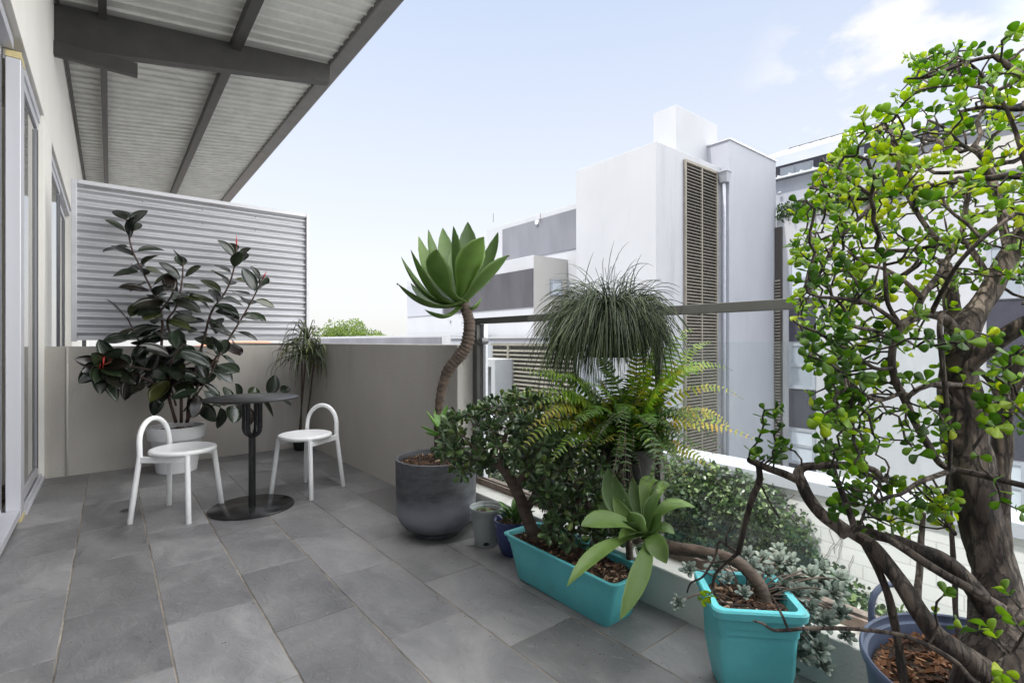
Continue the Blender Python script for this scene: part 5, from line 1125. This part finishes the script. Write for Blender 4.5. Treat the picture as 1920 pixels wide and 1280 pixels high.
for (u,v) in ((1545,960),(1570,1000),(1560,940),(1600,1040)):
    P = [onX(u,v,5.985)]
    for j in range(9): P.append(P[-1]+V((0,random.uniform(-.05,.05),-.06)))
    m.tube(P, .003, 4)
m.build('stem', 'twig', cr)
gs = thing('ground_shrub', 'low pale-green shrub at the foot of the white garden wall behind the jade tree', 'shrub', (5.0, 1.2, -1.6))
m = MB()
for k in range(2600):
    a = random.random()*6.283; r = math.sqrt(random.random()); p = V((5.1+.75*r*math.cos(a), 1.25+1.1*r*math.sin(a), -1.58+.32*random.random()*(1-r*r*.7)+.1*noise.noise(V((a,r*3,0))))); L = random.uniform(.05,.09)
    leaf(m, p, rdir()+V((0,0,.6)), rdir()+V((0,0,.6)), L, L*.6, 'ellip', -.1, .1, 0, random.random())
m.build('foliage', 'leaf_creeper', gs); m = MB()
for k in range(25): a = random.random()*6.28; m.tube([(5.1,1.25,-1.6),(5.1+.5*math.cos(a),1.25+.7*math.sin(a),-1.4)], .01, 5)
m.build('stem', 'twig', gs)
# far tree and house
ft = thing('distant_tree', 'rounded green tree crown rising above the parapet roofs in the distance', 'tree', (17, 44, -6.2))
m = MB(); m.tube([(17,44,-6.2),(17.1,44,-3),(17,44,-1)], [.35,.28,.2], 10)
for k in range(14):
    a = k*2.4; m.tube([(17,44,-2),(17+.9*math.cos(a),44+.9*math.sin(a),-.2),(17+2.0*math.cos(a),44+2.0*math.sin(a),1.0+.8*math.sin(k))], [.14,.09,.03], 6)
m.build('trunk', 'bark', ft, smooth=True)
m = MB(); blobs = [(V((17+random.uniform(-2.6,2.6),44+random.uniform(-2.4,2.4),0)), random.uniform(.7,1.15)) for _ in range(46)]
for (b0, rr) in blobs:
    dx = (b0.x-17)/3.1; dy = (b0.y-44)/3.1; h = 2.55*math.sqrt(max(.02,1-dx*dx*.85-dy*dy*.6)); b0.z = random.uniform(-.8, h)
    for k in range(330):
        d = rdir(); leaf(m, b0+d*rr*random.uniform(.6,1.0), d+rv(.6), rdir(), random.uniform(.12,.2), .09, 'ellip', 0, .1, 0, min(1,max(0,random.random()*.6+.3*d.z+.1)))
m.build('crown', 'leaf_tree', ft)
nh = thing('distant_house', 'far house with a terracotta roof glimpsed under the corrugated screen', 'building', (6, 40, -6.2))
m = MB(); m.box(0,11,38,46,-6.2,-.2); m.build('wall', 'bcream', nh)
m = MB(); m.add([(-.4,37.6,-.2),(11.4,37.6,-.2),(11.4,46.4,-.2),(-.4,46.4,-.2),(6.5,42,1.12),(9.5,42,1.12)], [(0,1,5,4),(1,2,5),(2,3,4,5),(3,0,4),(3,2,1,0)]); m.build('roof', 'terracotta', nh)
# neighbour's side: small pale block beyond the wall
# ================================================================== world, sun, camera
SUN = V((-.50, .10, 0)); el = R(62); SUN = V((SUN.x, SUN.y, 0)).normalized()*math.cos(el) + V((0,0,math.sin(el)))
w = bpy.data.worlds.new('World'); scene.world = w; w.use_nodes = True; nt = w.node_tree; bg = nt.nodes['Background']; L = nt.links
sky = N(nt, 'ShaderNodeTexSky'); sky.sky_type = 'NISHITA'; sky.sun_disc = False; sky.sun_elevation = el; sky.sun_rotation = math.atan2(SUN.x, SUN.y); sky.air_density = 1.0; sky.dust_density = 2.5; sky.ozone_density = 1.0
tc = N(nt, 'ShaderNodeTexCoord'); sp = N(nt, 'ShaderNodeSeparateXYZ'); L.new(tc.outputs['Generated'], sp.inputs[0])
mp = N(nt, 'ShaderNodeMapping'); mp.inputs['Scale'].default_value = (1.6,1.6,3.2); L.new(tc.outputs['Generated'], mp.inputs[0])
nz = N(nt, 'ShaderNodeTexNoise', Scale=3.4, Detail=9.0, Roughness=.55); L.new(mp.outputs[0], nz.inputs['Vector'])
cr_ = ramp(nt, nz.outputs['Fac'], [(0.50,(0,0,0)),(0.60,(1,1,1))])
# the clouds gather low over the right-hand block
dt_ = N(nt, 'ShaderNodeVectorMath', operation='DOT_PRODUCT'); L.new(tc.outputs['Generated'], dt_.inputs[0]); dt_.inputs[1].default_value = ray(1700,190).normalized()
cm = N(nt, 'ShaderNodeMapRange', interpolation_type='SMOOTHSTEP'); cm.inputs['From Min'].default_value = .968; cm.inputs['From Max'].default_value = .999; L.new(dt_.outputs['Value'], cm.inputs['Value'])
cmul = N(nt, 'ShaderNodeMath', operation='MULTIPLY'); L.new(cr_.outputs[0], cmul.inputs[0]); L.new(cm.outputs[0], cmul.inputs[1])
# pale hazy air by height: white at the horizon, light blue above, an added bright veil overhead, out of frame, to lift the shaded balcony
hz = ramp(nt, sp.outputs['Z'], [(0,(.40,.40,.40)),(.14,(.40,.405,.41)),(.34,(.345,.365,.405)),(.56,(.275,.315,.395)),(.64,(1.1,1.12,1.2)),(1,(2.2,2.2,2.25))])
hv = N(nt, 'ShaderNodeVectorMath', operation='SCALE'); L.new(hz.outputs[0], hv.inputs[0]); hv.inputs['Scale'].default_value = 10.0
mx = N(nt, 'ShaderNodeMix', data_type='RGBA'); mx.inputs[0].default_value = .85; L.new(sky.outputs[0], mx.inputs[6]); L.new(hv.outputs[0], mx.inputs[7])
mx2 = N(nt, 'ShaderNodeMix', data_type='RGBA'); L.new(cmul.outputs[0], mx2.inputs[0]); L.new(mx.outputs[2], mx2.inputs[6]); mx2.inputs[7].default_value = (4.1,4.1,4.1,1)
gd = N(nt, 'ShaderNodeVectorMath', operation='DOT_PRODUCT'); L.new(tc.outputs['Generated'], gd.inputs[0]); gd.inputs[1].default_value = V((.74,-.60,.30)).normalized()  # added bright patch of sky outside the frame, fill light for the balcony
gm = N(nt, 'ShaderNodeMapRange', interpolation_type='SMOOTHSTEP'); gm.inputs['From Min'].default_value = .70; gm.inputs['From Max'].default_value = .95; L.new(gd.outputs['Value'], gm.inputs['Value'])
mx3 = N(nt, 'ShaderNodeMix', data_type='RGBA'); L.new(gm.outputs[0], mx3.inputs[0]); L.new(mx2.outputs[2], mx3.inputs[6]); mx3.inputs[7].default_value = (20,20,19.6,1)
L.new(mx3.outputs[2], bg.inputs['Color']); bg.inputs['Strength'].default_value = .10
sd = bpy.data.lights.new('sun', 'SUN'); sd.energy = 1.6; sd.angle = R(.8); sd.color = (1, .96, .90)
so = bpy.data.objects.new('sun', sd); col.objects.link(so); so.rotation_euler = SUN.to_track_quat('Z', 'Y').to_euler()
cd = bpy.data.cameras.new('camera'); co = bpy.data.objects.new('camera', cd); col.objects.link(co); scene.camera = co
cd.sensor_width = 36; cd.lens = 36*FPX/1920; cd.clip_start = .02; cd.clip_end = 2000
co.location = C0; co.rotation_euler = (R(90), 0, -YAW)
vs_ = scene.view_settings; vs_.view_transform = 'Standard'; vs_.look = 'None'; vs_.exposure = 1.35; vs_.gamma = 1
